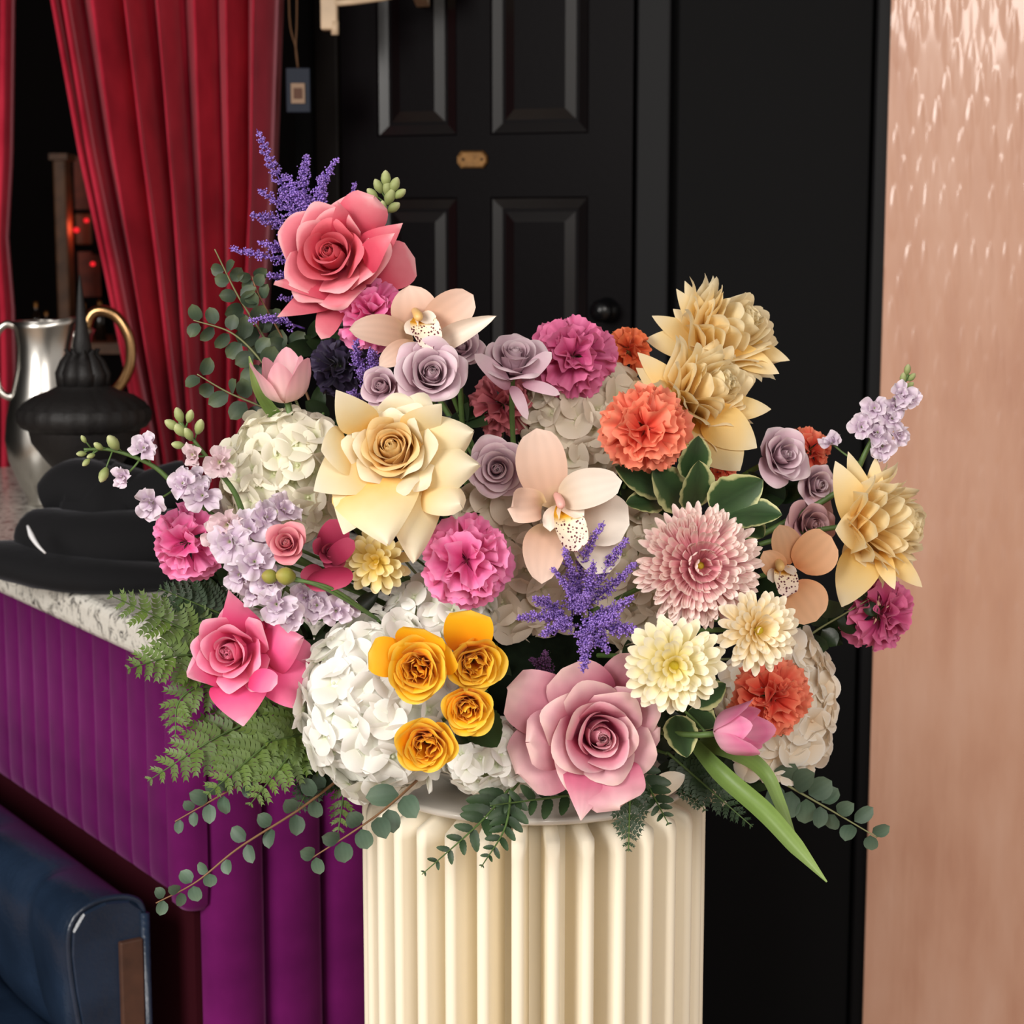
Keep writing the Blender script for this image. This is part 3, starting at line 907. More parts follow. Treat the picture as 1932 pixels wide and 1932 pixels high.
def rose(label, px, py, Y, rad, fx, fy, mat, seed, n=26, op=1.0, pointed=0.0, spin=None, inner=None, group=None, ruff=.05, flare=0.0, bud=.20, stem_r=.0024, name='rose', tight=1.0, slim=1.0, curl=1.0, messy=0.0, lin=.60, irr=1.0, lip=46, wide=.10, pbe=1.1):
    rng = random.Random(seed)
    root, R = head(name, label, 'rose', px, py, Y, rad, fx, fy, spin if spin is not None else rng.uniform(0, 6.28), group=group)
    ang = rng.uniform(0, 6.28)
    made, reach = [], 0.0
    for i in range(n):
        t = i / (n - 1)
        ang += 2.39996 + rng.uniform(-.25, .25)
        j = lambda a: 1 + rng.uniform(-a, a) * irr
        o = max(0, (t - bud) / (1 - bud))
        L = lerp(lin, .98, t ** .8) * j(.07)
        pa = lerp(14, 84, t ** .8)
        pb = lerp(-6, 60 * op, o ** pbe) * j(.16) + rng.uniform(-7, 7) * irr
        pc = lerp(-30, (112 + 20 * flare) * op * curl, o ** .8) * j(.12)
        W = lerp(.26, .56 - .08 * pointed, t ** .7) * j(.08) * lerp(1, slim, min(1, t * 3))
        rb = .015 + wide * t
        ms = messy * max(0, 1 - t / .62)
        if ms:
            W *= 1 - .35 * ms; rb += .16 * ms * rng.random() ; pb += 14 * ms
        V, P = petal_grid(L, W, pa, pb, pc, rb, -.10 * t, lerp(1.0, 1.45, t) * (1 + ms), nu=13, nv=13, lip=lip * (.25 + .75 * t) * j(.5), crumple=.012 + .03 * ms,
                          tip=lerp(.10, .30 + .22 * pointed, t), tp=lerp(2.6, 2.4 - 1.2 * pointed, t),
                          reflex=(.10 + .30 * pointed) * o, spiral=.035 * (1 - t) * tight, wave=ruff * o ** .5 + .10 * ms, wk=rng.uniform(1.2, 2.4), ph=rng.uniform(0, 6.28), cup=.06 * o)
        mm = mat if inner is None or t > .62 else inner
        V = rotz(V, ang)
        made.append((V, P, mm))
        if t > .5: reach = max(reach, float(np.percentile(np.hypot(V[:, 0], V[:, 1]), 97)))
    k = R / max(reach, .3)
    k = min(k, R * 1.7)
    for V, P, mm in made:
        V = V * k
        V[:, 2] -= .45 * (k - R) * .5
        obj('petal', V, grid_faces(13, 13), mm, root, P)
    calyx(root, R)
    stem(root, stem_r)
    return root, R

def surf_blade(base, tip, width, normal, arch=.1, cup=.1, prof=(.5, .6), nu=7, nv=10, curl=0.0, twist=0.0, edge_curl=0.0, wave=0.0, ph=0.0, wk=3, teeth=0):
    """A blade (petal, sepal or leaf) from base to tip in world space. prof = exponents of the outline."""
    base, tip = np.asarray(base, float), np.asarray(tip, float)
    d = tip - base; L = np.linalg.norm(d); a = d / L
    n = nrm(np.asarray(normal) - a * np.dot(normal, a))
    sd = np.cross(a, n)
    s = np.linspace(0, 1, nv); u = np.linspace(-1, 1, nu)
    U, S = np.meshgrid(u, s)
    pa, pb = prof
    sm = pa / (pa + pb)
    w = (np.clip(S, 1e-4, 1) ** pa * np.clip(1 - S, 0, 1) ** pb) / (sm ** pa * (1 - sm) ** pb)
    w = np.maximum(w, .015) * width / 2
    if teeth:
        w = w * (1 + .10 * np.abs(np.sin(S * teeth * math.pi)) * (np.abs(U) > .9))
    x = w * U
    h = arch * L * np.sin(math.pi * S) + cup * width * (U * U) * np.sin(math.pi * np.clip(S * .9 + .05, 0, 1)) - curl * L * S ** 3
    h = h - edge_curl * width * np.abs(U) ** 3
    if wave: h = h + wave * width * np.sin(wk * math.pi * S + ph + 1.5 * U) * np.abs(U)
    tw = twist * S
    X = x * np.cos(tw); H = h + x * np.sin(tw)
    V = base + S.ravel()[:, None] * d + X.ravel()[:, None] * sd + H.ravel()[:, None] * n
    return V, grid_faces(nu, nv), np.stack([U.ravel() * .5 + .5, S.ravel(), np.zeros(U.size)], 1)

def blade_obj(root, name, mat, base, tip, width, normal, **k):
    V, Fc, P = surf_blade(base, tip, width, normal, **k)
    return obj(name, w2l(root, V), Fc, mat, root, P)

def px_blade(root, name, mat, b, t, wpx, normal=(0, -1, .25), **k):
    """b and t are (px, py, Y)."""
    return blade_obj(root, name, mat, at(*b), at(*t), wpx * px2m((b[2] + t[2]) / 2), normal, **k)

def carnation(label, px, py, Y, rad, fx, fy, mat, seed, n=40, cap=105, group=None, serr=.10, name='carnation'):
    rng = random.Random(seed)
    root, R = head(name, label, 'carnation', px, py, Y, rad, fx, fy, rng.uniform(0, 6.28), depth=.35, group=group)
    nu, nv = 17, 8
    for i in range(n):
        t = (i + .5) / n
        ct = 1 - (1 - math.cos(math.radians(cap))) * t
        dirn = math.degrees(math.acos(max(-1, min(1, ct)))) + rng.uniform(-10, 10)
        if t < .3: dirn *= .75
        L = lerp(.90, 1.04, t) * rng.uniform(.90, 1.06)
        u = np.linspace(-1, 1, nu); v = np.linspace(0, 1, nv)
        U, S = np.meshgrid(u, v)
        zig = serr * (np.abs(((U * 5.5 + rng.random()) % 1) - .5) * 2 - .5) * (S > .99)
        Lr = L * (1 - .16 * U * U * S) + zig * L * .6
        W = rng.uniform(.36, .50) * (1.15 if t < .3 else 1)
        w = W * (.10 + .90 * np.clip((S - .25) / .75, 0, 1) ** .8)
        th = w * U / .8
        k1, k2 = rng.uniform(3, 4.6), rng.uniform(6, 8.5)
        p1, p2 = rng.uniform(0, 6.28), rng.uniform(0, 6.28)
        amp = np.clip((S - .3) / .7, 0, 1) ** 1.3
        ruf = amp * (.12 * np.sin(k1 * U + p1) + .065 * np.sin(k2 * U + p2))
        bend = math.radians(rng.uniform(-5, 28)) * S ** 2
        ps = math.radians(dirn) + bend
        rad_ = Lr * S
        x = rad_ * np.sin(th) * .9 
        q = rad_ * np.cos(th * .5)
        # rotate the petal about its own length a little so edges point every way
        roll = rng.uniform(-.9, .9) * (1 - .5 * t)
        xx = x * math.cos(roll) - ruf * math.sin(roll)
        nn = x * math.sin(roll) * .8 + ruf * math.cos(roll)
        yy = q * np.sin(ps) + nn * np.cos(ps)
        zz = q * np.cos(ps) - nn * np.sin(ps)
        V = np.stack([xx.ravel(), yy.ravel(), zz.ravel()], 1)
        P = np.stack([U.ravel() * .5 + .5, S.ravel(), np.zeros(U.size)], 1)
        obj('petal', rotz(V, i * 2.39996 + rng.uniform(-.3, .3)) * R, grid_faces(nu, nv), mat, root, P)
    V, Fc = lathe([(0, -.5 * R), (.10 * R, -.5 * R), (.14 * R, -.1 * R), (.2 * R, .12 * R)], 10)
    obj('calyx', V, Fc, SEPAL, root)
    stem(root, .0018)
    return root, R

def mum(label, px, py, Y, rad, fx, fy, mat, seed, n=200, cap=100, lmin=.35, inc=38, width=.085, spoon=.6, group=None, disc=None, disc_r=.1, jit=.06, gap=.0, name='chrysanthemum', flat=1.0, infall=.55, dens=.62):
    rng = random.Random(seed)
    root, R = head(name, label, 'chrysanthemum', px, py, Y, rad, fx, fy, rng.uniform(0, 6.28), depth=.30, group=group)
    NL = 9
    ms = []
    for k in range(NL):
        t = k / (NL - 1)
        L = lerp(lmin, 1.0, t ** .75)
        d = lerp(10, cap, t ** .9)
        V, P = petal_grid(L, width * lerp(.75, 1.0, t), d + 8, d * flat, d - inc * (1 - infall * t), gap + .06 * t, .06 * (1 - t), 1.6, nu=5, nv=8, tip=.14, tp=2.0, neck=.55, wmax=.7, rmin=.05, cup=0)
        # spoon shaped: raise the margins towards the tip
        U = P[:, 0] * 2 - 1
        V[:, 2] += spoon * width * (U * U) * P[:, 1] ** 1.2
        ms.append(mesh('petal', V * R, grid_faces(5, 8), mat, P))
    for i in range(n):
        t = ((i + .5) / n) ** dens
        k = min(NL - 1, max(0, int(round(t * (NL - 1) + rng.uniform(-.4, .4)))))
        s = rng.uniform(1 - jit, 1 + jit)
        o = link('petal', ms[k], root, Matrix.Rotation(i * 2.39996 + rng.uniform(-.12, .12), 4, 'Z') @ Matrix.Rotation(rng.uniform(-.07, .07), 4, 'Y') @ Matrix.Scale(s, 4))
    if disc is not None:
        V, Fc = lathe([(disc_r * R, .02 * R), (disc_r * R * .9, .12 * R), (disc_r * R * .5, .18 * R), (0, .17 * R)], 16)
        obj('flower_centre', V, Fc, disc, root)
    V, Fc = lathe([(0, -.25 * R), (.12 * R, -.22 * R), (.2 * R, -.05 * R), (.15 * R, .05 * R)], 12)
    obj('calyx', V, Fc, SEPAL, root)
    stem(root, .0022)
    return root, R

_flor = {}
def floret_mesh(mat, k, ruff=.5):
    key = (mat.name, k)
    if key in _flor: return _flor[key]
    rng = random.Random(k * 77 + 5)
    mb = MB()
    for q in range(4):
        L = rng.uniform(.90, 1.08)
        V, P = petal_grid(L, .60 * rng.uniform(.9, 1.1), 80, 66 + rng.uniform(-14, 12), 82 + rng.uniform(-22, 22), .03, .02 * (q % 2), 6.0, nu=7, nv=6, tip=.26, tp=2.3, neck=.22, wmax=.72,
                          wave=.10 * ruff, wk=rng.uniform(1, 2), ph=rng.uniform(0, 6), rmin=.3, cup=.10)
        mb.add(rotz(V, q * math.pi / 2 + rng.uniform(-.14, .14)), grid_faces(7, 6), P)
    V, Fc = lathe([(.09, .0), (.09, .08), (.05, .13), (0, .14)], 8)
    mb.add(V, Fc, np.full((len(V), 3), .15))
    me = bpy.data.meshes.new('floret')
    me.from_pydata(np.concatenate(mb.V).tolist(), [], mb.F)
    me.polygons.foreach_set('use_smooth', [True] * len(me.polygons))
    a = me.attributes.new('pet', 'FLOAT_VECTOR', 'POINT'); a.data.foreach_set('vector', np.concatenate(mb.P).astype(np.float32).ravel())
    me.materials.append(mat)
    _flor[key] = me
    return me

def hydrangea(label, px, py, Y, rx, ry, rz, mat, seed, n=70, fs=.30, fx=0, fy=.15, cover=.15, group=None, keep=None):
    """Dome of four-petalled florets; rx, ry in pixels, rz depth factor."""
    rng = random.Random(seed)
    s = px2m(Y)
    c = at(px, py, Y)
    root = thing('hydrangea', label, 'hydrangea', c, None, group)
    core, Fc = lathe([(0, -.78)] + [(.78 * math.cos(a), .78 * math.sin(a)) for a in np.linspace(-1.3, 1.3, 9)] + [(0, .78)], 20)
    obj('flower_core', core * np.array([rx * s, rz * s, ry * s]), Fc, plain('hydrangea_stalks', srgb(150, 158, 112), rough=.8) if 'hydrangea_stalks' not in MATS else MATS['hydrangea_stalks'], root)
    R = (rx + ry) / 2 * s
    ax = axis(fx, fy)
    i = 0; made = 0
    total = int(n * 2 / (1 + 0.0))
    for i in range(total):
        z = 1 - (i + .5) / total * 2
        a = i * 2.39996
        d = np.array([math.sqrt(1 - z * z) * math.cos(a), -z, math.sqrt(1 - z * z) * math.sin(a)])
        if np.dot(d, ax) < -cover: continue
        k = rng.uniform(.90, 1.08)
        p = d * k * np.array([rx, rz, ry]) * s
        nrmv = nrm(d / np.array([rx, rz, ry]) * rx + np.array([rng.uniform(-.42, .42) for _ in range(3)]))
        o = link('floret', floret_mesh(mat, rng.randrange(8)), root, m4(frame(nrmv, rng.uniform(0, 6.28)), p, R * fs * rng.uniform(.85, 1.15)))
    st = obj
    P0 = c + np.array([0, .3 * R, -.4 * R])
    stem(root, .003, start=P0, bend=.2)
    return root

def bead_cloud(mb, C, r, seed=0):
    """Little octahedral beads at the points C."""
    o = np.array([(1, 0, 0), (-1, 0, 0), (0, 1, 0), (0, -1, 0), (0, 0, 1), (0, 0, -1)], float)
    f = [(0, 2, 4), (2, 1, 4), (1, 3, 4), (3, 0, 4), (2, 0, 5), (1, 2, 5), (3, 1, 5), (0, 3, 5)]
    for k, c in enumerate(C):
        mb.add(c + o * r[k], f, np.full((6, 3), .9))

def plume(label, base, branches, mat, seed, name='astilbe', fluff=1.0, group=None):
    """base (px,py,Y); branches: list of (start px,py,Y),(tip px,py,Y), width px."""
    rng = random.Random(seed)
    b0 = at(*base)
    root = thing(name, label, 'astilbe', b0, None, group)
    s = px2m(base[2])
    for (p0, p1, w) in branches:
        A, B = at(*p0), at(*p1)
        mb = MB()
        L = np.linalg.norm(B - A)
        mid = (A + B) / 2 + np.array([rng.uniform(-.1, .1), rng.uniform(-.1, .1), rng.uniform(-.05, .12)]) * L
        C = catmull([A, mid, B], 16)
        V, Fc = tube(w2l(root, C), np.linspace(2.2, .7, 16) * s, 5); mb.add(V, Fc, np.full((len(V), 3), .3))
        ns = max(12, int(L / s / 2.6 * fluff))
        pts, rad = [], []
        for k in range(ns):
            t = .18 + .82 * (k + rng.random()) / ns
            c = C[min(15, int(t * 15))]
            T = nrm(C[min(15, int(t * 15) + 1)] - C[max(0, int(t * 15) - 1)])
            a = k * 2.4 + rng.uniform(-.4, .4)
            e1 = nrm(np.cross(T, [0, 1, .1])); e2 = np.cross(T, e1)
            d = nrm(T * rng.uniform(.5, 1.1) + e1 * math.cos(a) + e2 * math.sin(a))
            ln = w * s * (1.08 - t) ** .6 * rng.uniform(.6, 1.25)
            e = c + d * ln
            V, Fc = tube(w2l(root, np.array([c, (c + e) / 2 + e2 * ln * .08, e])), np.array([1.1, .9, .6]) * s, 4, False); mb.add(V, Fc, np.full((len(V), 3), .35))
            nb = max(4, int(ln / s / 2.0))
            for q in range(nb):
                tt = .25 + .75 * (q + rng.random() * .6) / nb
                rr = 2.6 * s
                pts.append(c + d * ln * tt + np.array([rng.uniform(-1, 1) for _ in range(3)]) * 3.6 * s)
                rad.append(rng.uniform(1.3, 2.7) * s)
        bead_cloud(mb, w2l(root, np.array(pts)), rad)
        mb.obj('plume_branch', mat, root)
    return root

def path_thing(name, label, cat, pts, mat, r0, r1, n=24, group=None):
    P = catmull([at(*p) for p in pts], n)
    root = thing(name, label, cat, P[0], None, group)
    V, Fc = tube(w2l(root, P), np.linspace(r0, r1, n), 6)
    obj('stem', V, Fc, mat, root)
    return root, P

def eucalyptus(label, pts, leaves, mat, stem_mat, seed, group=None, size=28, pairs=10, t0=.15, round_=True, foot=True):
    rng = random.Random(seed)
    root, P = path_thing('eucalyptus_sprig', label, 'eucalyptus', pts, stem_mat, .0012, .0005, 40, group)
    Ym = pts[len(pts) // 2][2]; s = px2m(Ym)
    for k in range(pairs):
        t = t0 + (1 - t0) * (k + .3) / (pairs - .4)
        i = min(38, int(t * 39)); c = P[i]; T = nrm(P[i + 1] - P[i])
        sz = size * s * lerp(1.1, .62, t) * rng.uniform(.85, 1.15)
        e = nrm(np.cross(T, [rng.uniform(-.5, .5), -1, rng.uniform(-.4, .4)]))
        for sg in (1, -1):
            if rng.random() < .06: continue
            d = nrm(e * sg + T * rng.uniform(.1, .8) + np.array([0, rng.uniform(-.6, .4), rng.uniform(-.2, .2)]))
            nn = np.array([rng.uniform(-.6, .6), -1, rng.uniform(-.3, .7)])
            b = c + d * sz * .12
            blade_obj(root, 'leaf', mat, b, b + d * sz * rng.uniform(.95, 1.25), sz * rng.uniform(.75, .98), nn, arch=.05, cup=.12, prof=(.5, .55), nu=5, nv=7)
    if foot: stem(root, .0012, start=P[0], mat=stem_mat, bend=.1, name='lower_stem')
    return root

def fern(label, b, t, mat, seed, wpx=110, n=13, bend=(0, 0), lobes=7, group=None, normal=(0, -1, .5), foot=True, droop=.1, simple=False, lw=.30):
    rng = random.Random(seed)
    A, B = at(*b), at(*t)
    s = px2m((b[2] + t[2]) / 2)
    mid = at((b[0] + t[0]) / 2 + bend[0], (b[1] + t[1]) / 2 + bend[1], (b[2] + t[2]) / 2)
    C = catmull([A, mid, B], 40)
    root = thing('fern_frond', label, 'fern', A, None, group)
    V, Fc = tube(w2l(root, C), np.linspace(.0013, .0004, 40), 5); obj('stem', V, Fc, STEM, root)
    nb = nrm(np.asarray(normal, float))
    for k in range(n):
        t_ = .10 + .88 * (k / (n - 1)) ** .92
        i = min(38, int(t_ * 39)); c = C[i]; T = nrm(C[i + 1] - C[i])
        for sg in (1, -1):
            sd = nrm(np.cross(T, nb)) * sg
            ln = wpx * s * (.6 + .4 * min(1, t_ / .2)) * (1.03 - t_) ** .7 * rng.uniform(.9, 1.1)
            if ln < 6 * s: ln = 6 * s
            d = nrm(sd * .82 + T * .62 + nb * rng.uniform(-.25, .15))
            e = np.cross(d, nb); e = nrm(e)
            if simple:
                blade_obj(root, 'leaflet', mat, c, c + d * ln - nb * droop * ln, ln * .40, nb + sd * rng.uniform(-.3, .3), arch=.05, cup=.06, prof=(.42, .62), nu=7, nv=16, teeth=5)
                continue
            mb = MB()
            nl = max(3, int(lobes * min(1, ln / (60 * s))) + 1)
            # pinna: toothed lobes either side of a midrib
            for side in (1, -1):
                Vp, Fp = [], []
                for q in range(nl):
                    f0, f1 = q / nl, (q + 1) / nl
                    wd = ln * lw * (1.04 - f0) ** .6 * rng.uniform(.88, 1.12) * (1.0 if q else .8)
                    c0 = c + d * ln * f0 - nb * droop * ln * f0 ** 2
                    c1 = c + d * ln * f1 - nb * droop * ln * f1 ** 2
                    o1 = c0 + (c1 - c0) * .35 + e * side * wd * .75 + nb * .05 * ln * .3
                    o2 = c0 + (c1 - c0) * 1.55 + e * side * wd + nb * .02 * ln * .3
                    o3 = c0 + (c1 - c0) * 1.05 + e * side * wd * .45
                    j = len(Vp)
                    Vp += [c0, o1, o2, o3, c1]
                    Fp += [(j, j + 1, j + 3), (j + 1, j + 2, j + 3), (j, j + 3, j + 4)]
                V = w2l(root, np.array(Vp))
                mb.add(V, Fp, np.full((len(V), 3), .5))
            mb.obj('leaflet', mat, root, smooth=True)
    if foot: stem(root, .0013, start=A, bend=.1, name='lower_stem')
    return root

def bud(root, c, r, mat, d=(0, 0, 1), elong=1.35, name='bud'):
    V, Fc = lathe([(0, -1), (.45, -.85), (.9, -.3), (1, .1), (.8, .6), (.4, .95), (0, 1.1)], 10)
    V = (V * np.array([1, 1, elong]) * r) @ frame(d).T + np.asarray(c)
    P = np.stack([np.zeros(len(V)), np.repeat(np.linspace(0, 1, 7), 10), np.zeros(len(V))], 1)
    return obj(name, w2l(root, V), Fc, mat, root, P)

_sf = {}
def stock_floret(mat, k):
    key = (mat.name, k)
    if key in _sf: return _sf[key]
    rng = random.Random(k * 31 + 7)
    mb = MB()
    for q in range(11):
        inner = q >= 6
        L = rng.uniform(.85, 1.05) * (.62 if inner else 1)
        base = 30 if inner else 68
        V, P = petal_grid(L, (.42 if not inner else .32) * rng.uniform(.85, 1.15), 70 if not inner else 30, base + rng.uniform(-18, 18), base + rng.uniform(-15, 35), .03, 0, 4.0, nu=7, nv=5, tip=.22, tp=2.4, neck=.3, wmax=.8,
                          wave=.22, wk=rng.uniform(1.4, 3.2), ph=rng.uniform(0, 6), rmin=.2, crumple=.05)
        mb.add(rotz(V, q * 2.39996 + rng.uniform(-.3, .3)), grid_faces(7, 5), P)
    me = bpy.data.meshes.new('floret')
    me.from_pydata(np.concatenate(mb.V).tolist(), [], mb.F)
    me.polygons.foreach_set('use_smooth', [True] * len(me.polygons))
    a = me.attributes.new('pet', 'FLOAT_VECTOR', 'POINT'); a.data.foreach_set('vector', np.concatenate(mb.P).astype(np.float32).ravel())
    me.materials.append(mat)
    _sf[key] = me
    return me

def stock(label, pts, florets, buds, mat, bud_mat, seed, group=None, foot=True, r0=.0026, r1=.0012):
    """pts: stem path from its lower end to the tip; florets (px,py,r,Y); buds (px,py,r)."""
    rng = random.Random(seed)
    root, P = path_thing('stock_stem', label, 'stock flower', pts, STEM, r0, r1, 30, group)
    Y0 = pts[-1][2]
    for (fx_, fy_, r, Y) in florets:
        c = at(fx_, fy_, Y)
        i = int(np.argmin(np.linalg.norm(P - c, axis=1)))
        i = max(0, i - 2)
        out = nrm(c - P[i] + np.array([0, -.010, .002]))
        s = r * 1.32 * px2m(Y)
        link('floret', stock_floret(mat, rng.randrange(6)), root, m4(frame(out + np.array([rng.uniform(-.35, .35), -.5, rng.uniform(-.2, .4)]), rng.uniform(0, 6.28)), w2l(root, c), s))
        Q = catmull([P[i], (P[i] + c) / 2 + np.array([0, .002, -.001]), c], 6)
        V, Fc = tube(w2l(root, Q), .0009, 5); obj('flower_stalk', V, Fc, STEM, root)
    for (bx, by, r) in buds:
        c = at(bx, by, Y0)
        i = int(np.argmin(np.linalg.norm(P - c, axis=1))); i = max(0, i - 2)
        d = nrm(c - P[i] + np.array([0, 0, .003]))
        bud(root, c, r * .74 * px2m(Y0), bud_mat, d, 1.6)
        Q = np.array([P[i], (P[i] + c) / 2 + d * .001, c])
        V, Fc = tube(w2l(root, Q), .0007, 5); obj('flower_stalk', V, Fc, STEM, root)
    if foot: stem(root, r0, start=P[0], bend=.1, name='lower_stem')
    return root

def tulip(label, px, py, Y, rad, length, fx, fy, mat, seed, spread=8, group=None, back=0, az0=0.0):
    rng = random.Random(seed)
    a = np.array([fx, -back, fy]); a = nrm(a)
    s = px2m(Y)
    base = at(px, py, Y)
    root = thing('tulip', label, 'tulip', base, frame(a, az0), group)
    R = rad * s; L = length * s
    for i in range(6):
        o = i < 3
        V, P = petal_grid(L / R * rng.uniform(.95, 1.05) * (1.0 if o else .93), .78 if o else .70, 86, 4 + (spread if o else 0), (10 + spread * 1.5) if o else 0, .04, 0 if o else .02, 1.12, nu=9, nv=14, tip=.42, tp=1.7, neck=.3, wmax=.5,
                          rmin=.6, taper=.12, wave=.02, ph=rng.uniform(0, 6))
        obj('petal', rotz(V, i * 2.0944 + (1.0472 if not o else 0)) * R * (1 if o else .93), grid_faces(9, 12), mat, root, P)
    stem(root, .0026, bend=.6)
    return root

def strap(root, name, mat, pts, widths, normal=(0, -1, .3), fold=.25, n=26):
    C = catmull([at(*p) for p in pts], n)
    s = px2m(pts[0][2])
    W = np.interp(np.linspace(0, 1, n), np.linspace(0, 1, len(widths)), widths) * s / 2
    T = np.gradient(C, axis=0)
    V, P = [], []
    for i in range(n):
        t = nrm(T[i]); nn = nrm(np.asarray(normal) - t * np.dot(normal, t)); sd = np.cross(t, nn)
        for u in (-1, -.5, 0, .5, 1):
            V.append(C[i] + sd * W[i] * u + nn * fold * W[i] * (u * u) * 1.2)
            P.append((u * .5 + .5, i / (n - 1), 0))
    return obj(name, w2l(root, np.array(V)), grid_faces(5, n), mat, root, np.array(P))

def leafy(label, b, t, leaves, mat, seed, group=None, name='leafy_sprig', cat='leaf sprig', width=.62, **k):
    """A stem with separately placed leaves: (base px,py,Y) -> (tip px,py,Y), width px."""
    rng = random.Random(seed)
    A = at(*b)
    root = thing(name, label, cat, A, None, group)
    V, Fc = tube(w2l(root, catmull([A, (A + at(*t)) / 2 + np.array([0, .004, 0]), at(*t)], 10)), .0012, 5); obj('stem', V, Fc, STEM, root)
    for (p, q, w) in leaves:
        px_blade(root, 'leaf', mat, p, q, w, normal=(rng.uniform(-.4, .4), -1, rng.uniform(.1, .7)), arch=rng.uniform(-.02, .08), cup=.10, prof=(.6, .75), **k)
    stem(root, .0012, start=A, bend=.1, name='lower_stem')
    return root

# ------------------------------------------------------------------ flower colours
P_CORAL = petal('petal_coral_pink', [(0, (196, 48, 78)), (.45, (222, 84, 108)), (.85, (236, 132, 146)), (1, (244, 176, 182))], .22, edge=(248, 180, 186))
P_CORALIN = petal('petal_coral_heart', [(0, (206, 50, 78)), (.6, (226, 82, 106)), (1, (238, 124, 138))], .28)
P_CREAM = petal('petal_cream', [(0, (248, 194, 92)), (.25, (247, 218, 152)), (.6, (247, 232, 190)), (1, (249, 240, 216))], .34)
P_CREAMIN = petal('petal_cream_heart', [(0, (250, 178, 70)), (.5, (252, 212, 132)), (1, (252, 230, 178))], .4)
P_BUTTER = petal('petal_butter', [(0, (250, 180, 56)), (.3, (251, 212, 124)), (.7, (251, 226, 166)), (1, (251, 238, 202))], .42)
P_HOT = petal('petal_rose_pink', [(0, (214, 40, 104)), (.45, (240, 92, 148)), (.85, (244, 136, 172)), (1, (246, 176, 198))], .22)
P_DUSTY = petal('petal_dusty_pink', [(0, (176, 44, 92)), (.4, (206, 112, 140)), (.8, (226, 172, 182)), (1, (236, 200, 196))], .2, vein=.05)
P_DUSTYIN = petal('petal_dusty_heart', [(0, (170, 28, 80)), (.5, (204, 82, 122)), (.9, (230, 160, 176)), (1, (238, 196, 202))], .2)
P_LAV = petal('petal_lavender', [(0, (150, 96, 116)), (.45, (196, 158, 172)), (.85, (216, 186, 198)), (1, (226, 206, 212))], .2)
P_LAVW = petal('petal_mauve', [(0, (150, 92, 106)), (.5, (190, 142, 150)), (1, (212, 172, 176))], .2)
P_YEL = petal('petal_golden', [(0, (236, 120, 0)), (.45, (250, 166, 6)), (.8, (252, 190, 20)), (1, (252, 206, 60))], .25, edge=(253, 212, 80))
P_SPRAY = petal('petal_blush_spray', [(0, (200, 60, 96)), (.5, (222, 112, 136)), (1, (232, 160, 166))], .2)
P_MAG = petal('petal_deep_rose', [(0, (110, 10, 40)), (.5, (158, 36, 74)), (1, (188, 70, 104))], .2)
P_CPINK = petal('petal_carnation_pink', [(0, (196, 40, 110)), (.6, (226, 84, 150)), (1, (244, 138, 188))], .22, edge=(246, 150, 196))
P_CMAG = petal('petal_carnation_magenta', [(0, (170, 36, 96)), (.6, (204, 72, 132)), (1, (228, 124, 168))], .22)
P_CCOR = petal('petal_carnation_coral', [(0, (214, 52, 38)), (.6, (236, 92, 70)), (1, (246, 138, 108))], .22, edge=(250, 150, 118))
P_CORG = petal('petal_carnation_orange', [(0, (196, 62, 30)), (.6, (222, 92, 52)), (1, (238, 128, 82))], .22)
P_DARK = petal('petal_aubergine', [(0, (18, 12, 24)), (.6, (36, 28, 50)), (1, (56, 46, 74))], .1)
P_WHITE = petal('petal_white', [(0, (214, 226, 180)), (.25, (240, 240, 226)), (.7, (247, 246, 240)), (1, (250, 249, 245))], .3, var=.05)
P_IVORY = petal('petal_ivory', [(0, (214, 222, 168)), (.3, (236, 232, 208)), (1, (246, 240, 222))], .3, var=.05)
P_IVORYD = petal('petal_ivory_shaded', [(0, (206, 204, 160)), (.3, (226, 214, 192)), (1, (236, 224, 206))], .3, var=.06)  # darker ivory copy: shade deep among the flowers put into the petal colour
P_PEACHW = petal('petal_peach_white', [(0, (236, 208, 172)), (.35, (248, 232, 208)), (1, (252, 246, 234))], .34, edge=(253, 250, 244))
P_MPINK = petal('petal_mum_pink', [(0, (206, 160, 110)), (.3, (206, 112, 126)), (.6, (226, 150, 160)), (1, (252, 228, 220))], .15, var=.06, edge=(254, 236, 228), edge_w=.14)
P_MCREAM = petal('petal_mum_cream', [(0, (222, 196, 60)), (.35, (240, 224, 136)), (.75, (247, 238, 196)), (1, (249, 244, 222))], .25, var=.04)
P_MPEACH = petal('petal_mum_peach', [(0, (226, 180, 70)), (.35, (243, 214, 142)), (.75, (247, 230, 190)), (1, (249, 240, 218))], .25, var=.04)
P_MYEL = petal('petal_mum_yellow', [(0, (214, 176, 40)), (.35, (236, 206, 98)), (.75, (243, 224, 150)), (1, (246, 234, 186))], .25, var=.05)
P_MDISC = petal('mum_heart', [(0, (196, 176, 40)), (1, (214, 198, 70))], .1)
P_ORC = petal('petal_orchid_blush', [(0, (218, 188, 142)), (.3, (222, 180, 154)), (.7, (228, 192, 172)), (1, (234, 206, 190))], .22, vein=.05)
P_ORW = petal('petal_orchid_white', [(0, (220, 196, 160)), (.3, (234, 214, 194)), (.7, (243, 230, 216)), (1, (246, 236, 224))], .22, vein=.04)
P_ORP = petal('petal_orchid_peach', [(0, (206, 128, 78)), (.3, (222, 164, 118)), (1, (232, 186, 148))], .22, vein=.05)
P_TUL = petal('petal_tulip', [(0, (230, 228, 200)), (.2, (240, 208, 200)), (.6, (241, 188, 194)), (1, (240, 160, 180))], .28, vein=.08, edge=(248, 200, 206))
P_TULB = petal('petal_tulip_bright', [(0, (246, 226, 222)), (.3, (243, 180, 204)), (.7, (238, 132, 178)), (1, (246, 180, 206))], .25, vein=.08, edge=(248, 206, 222))
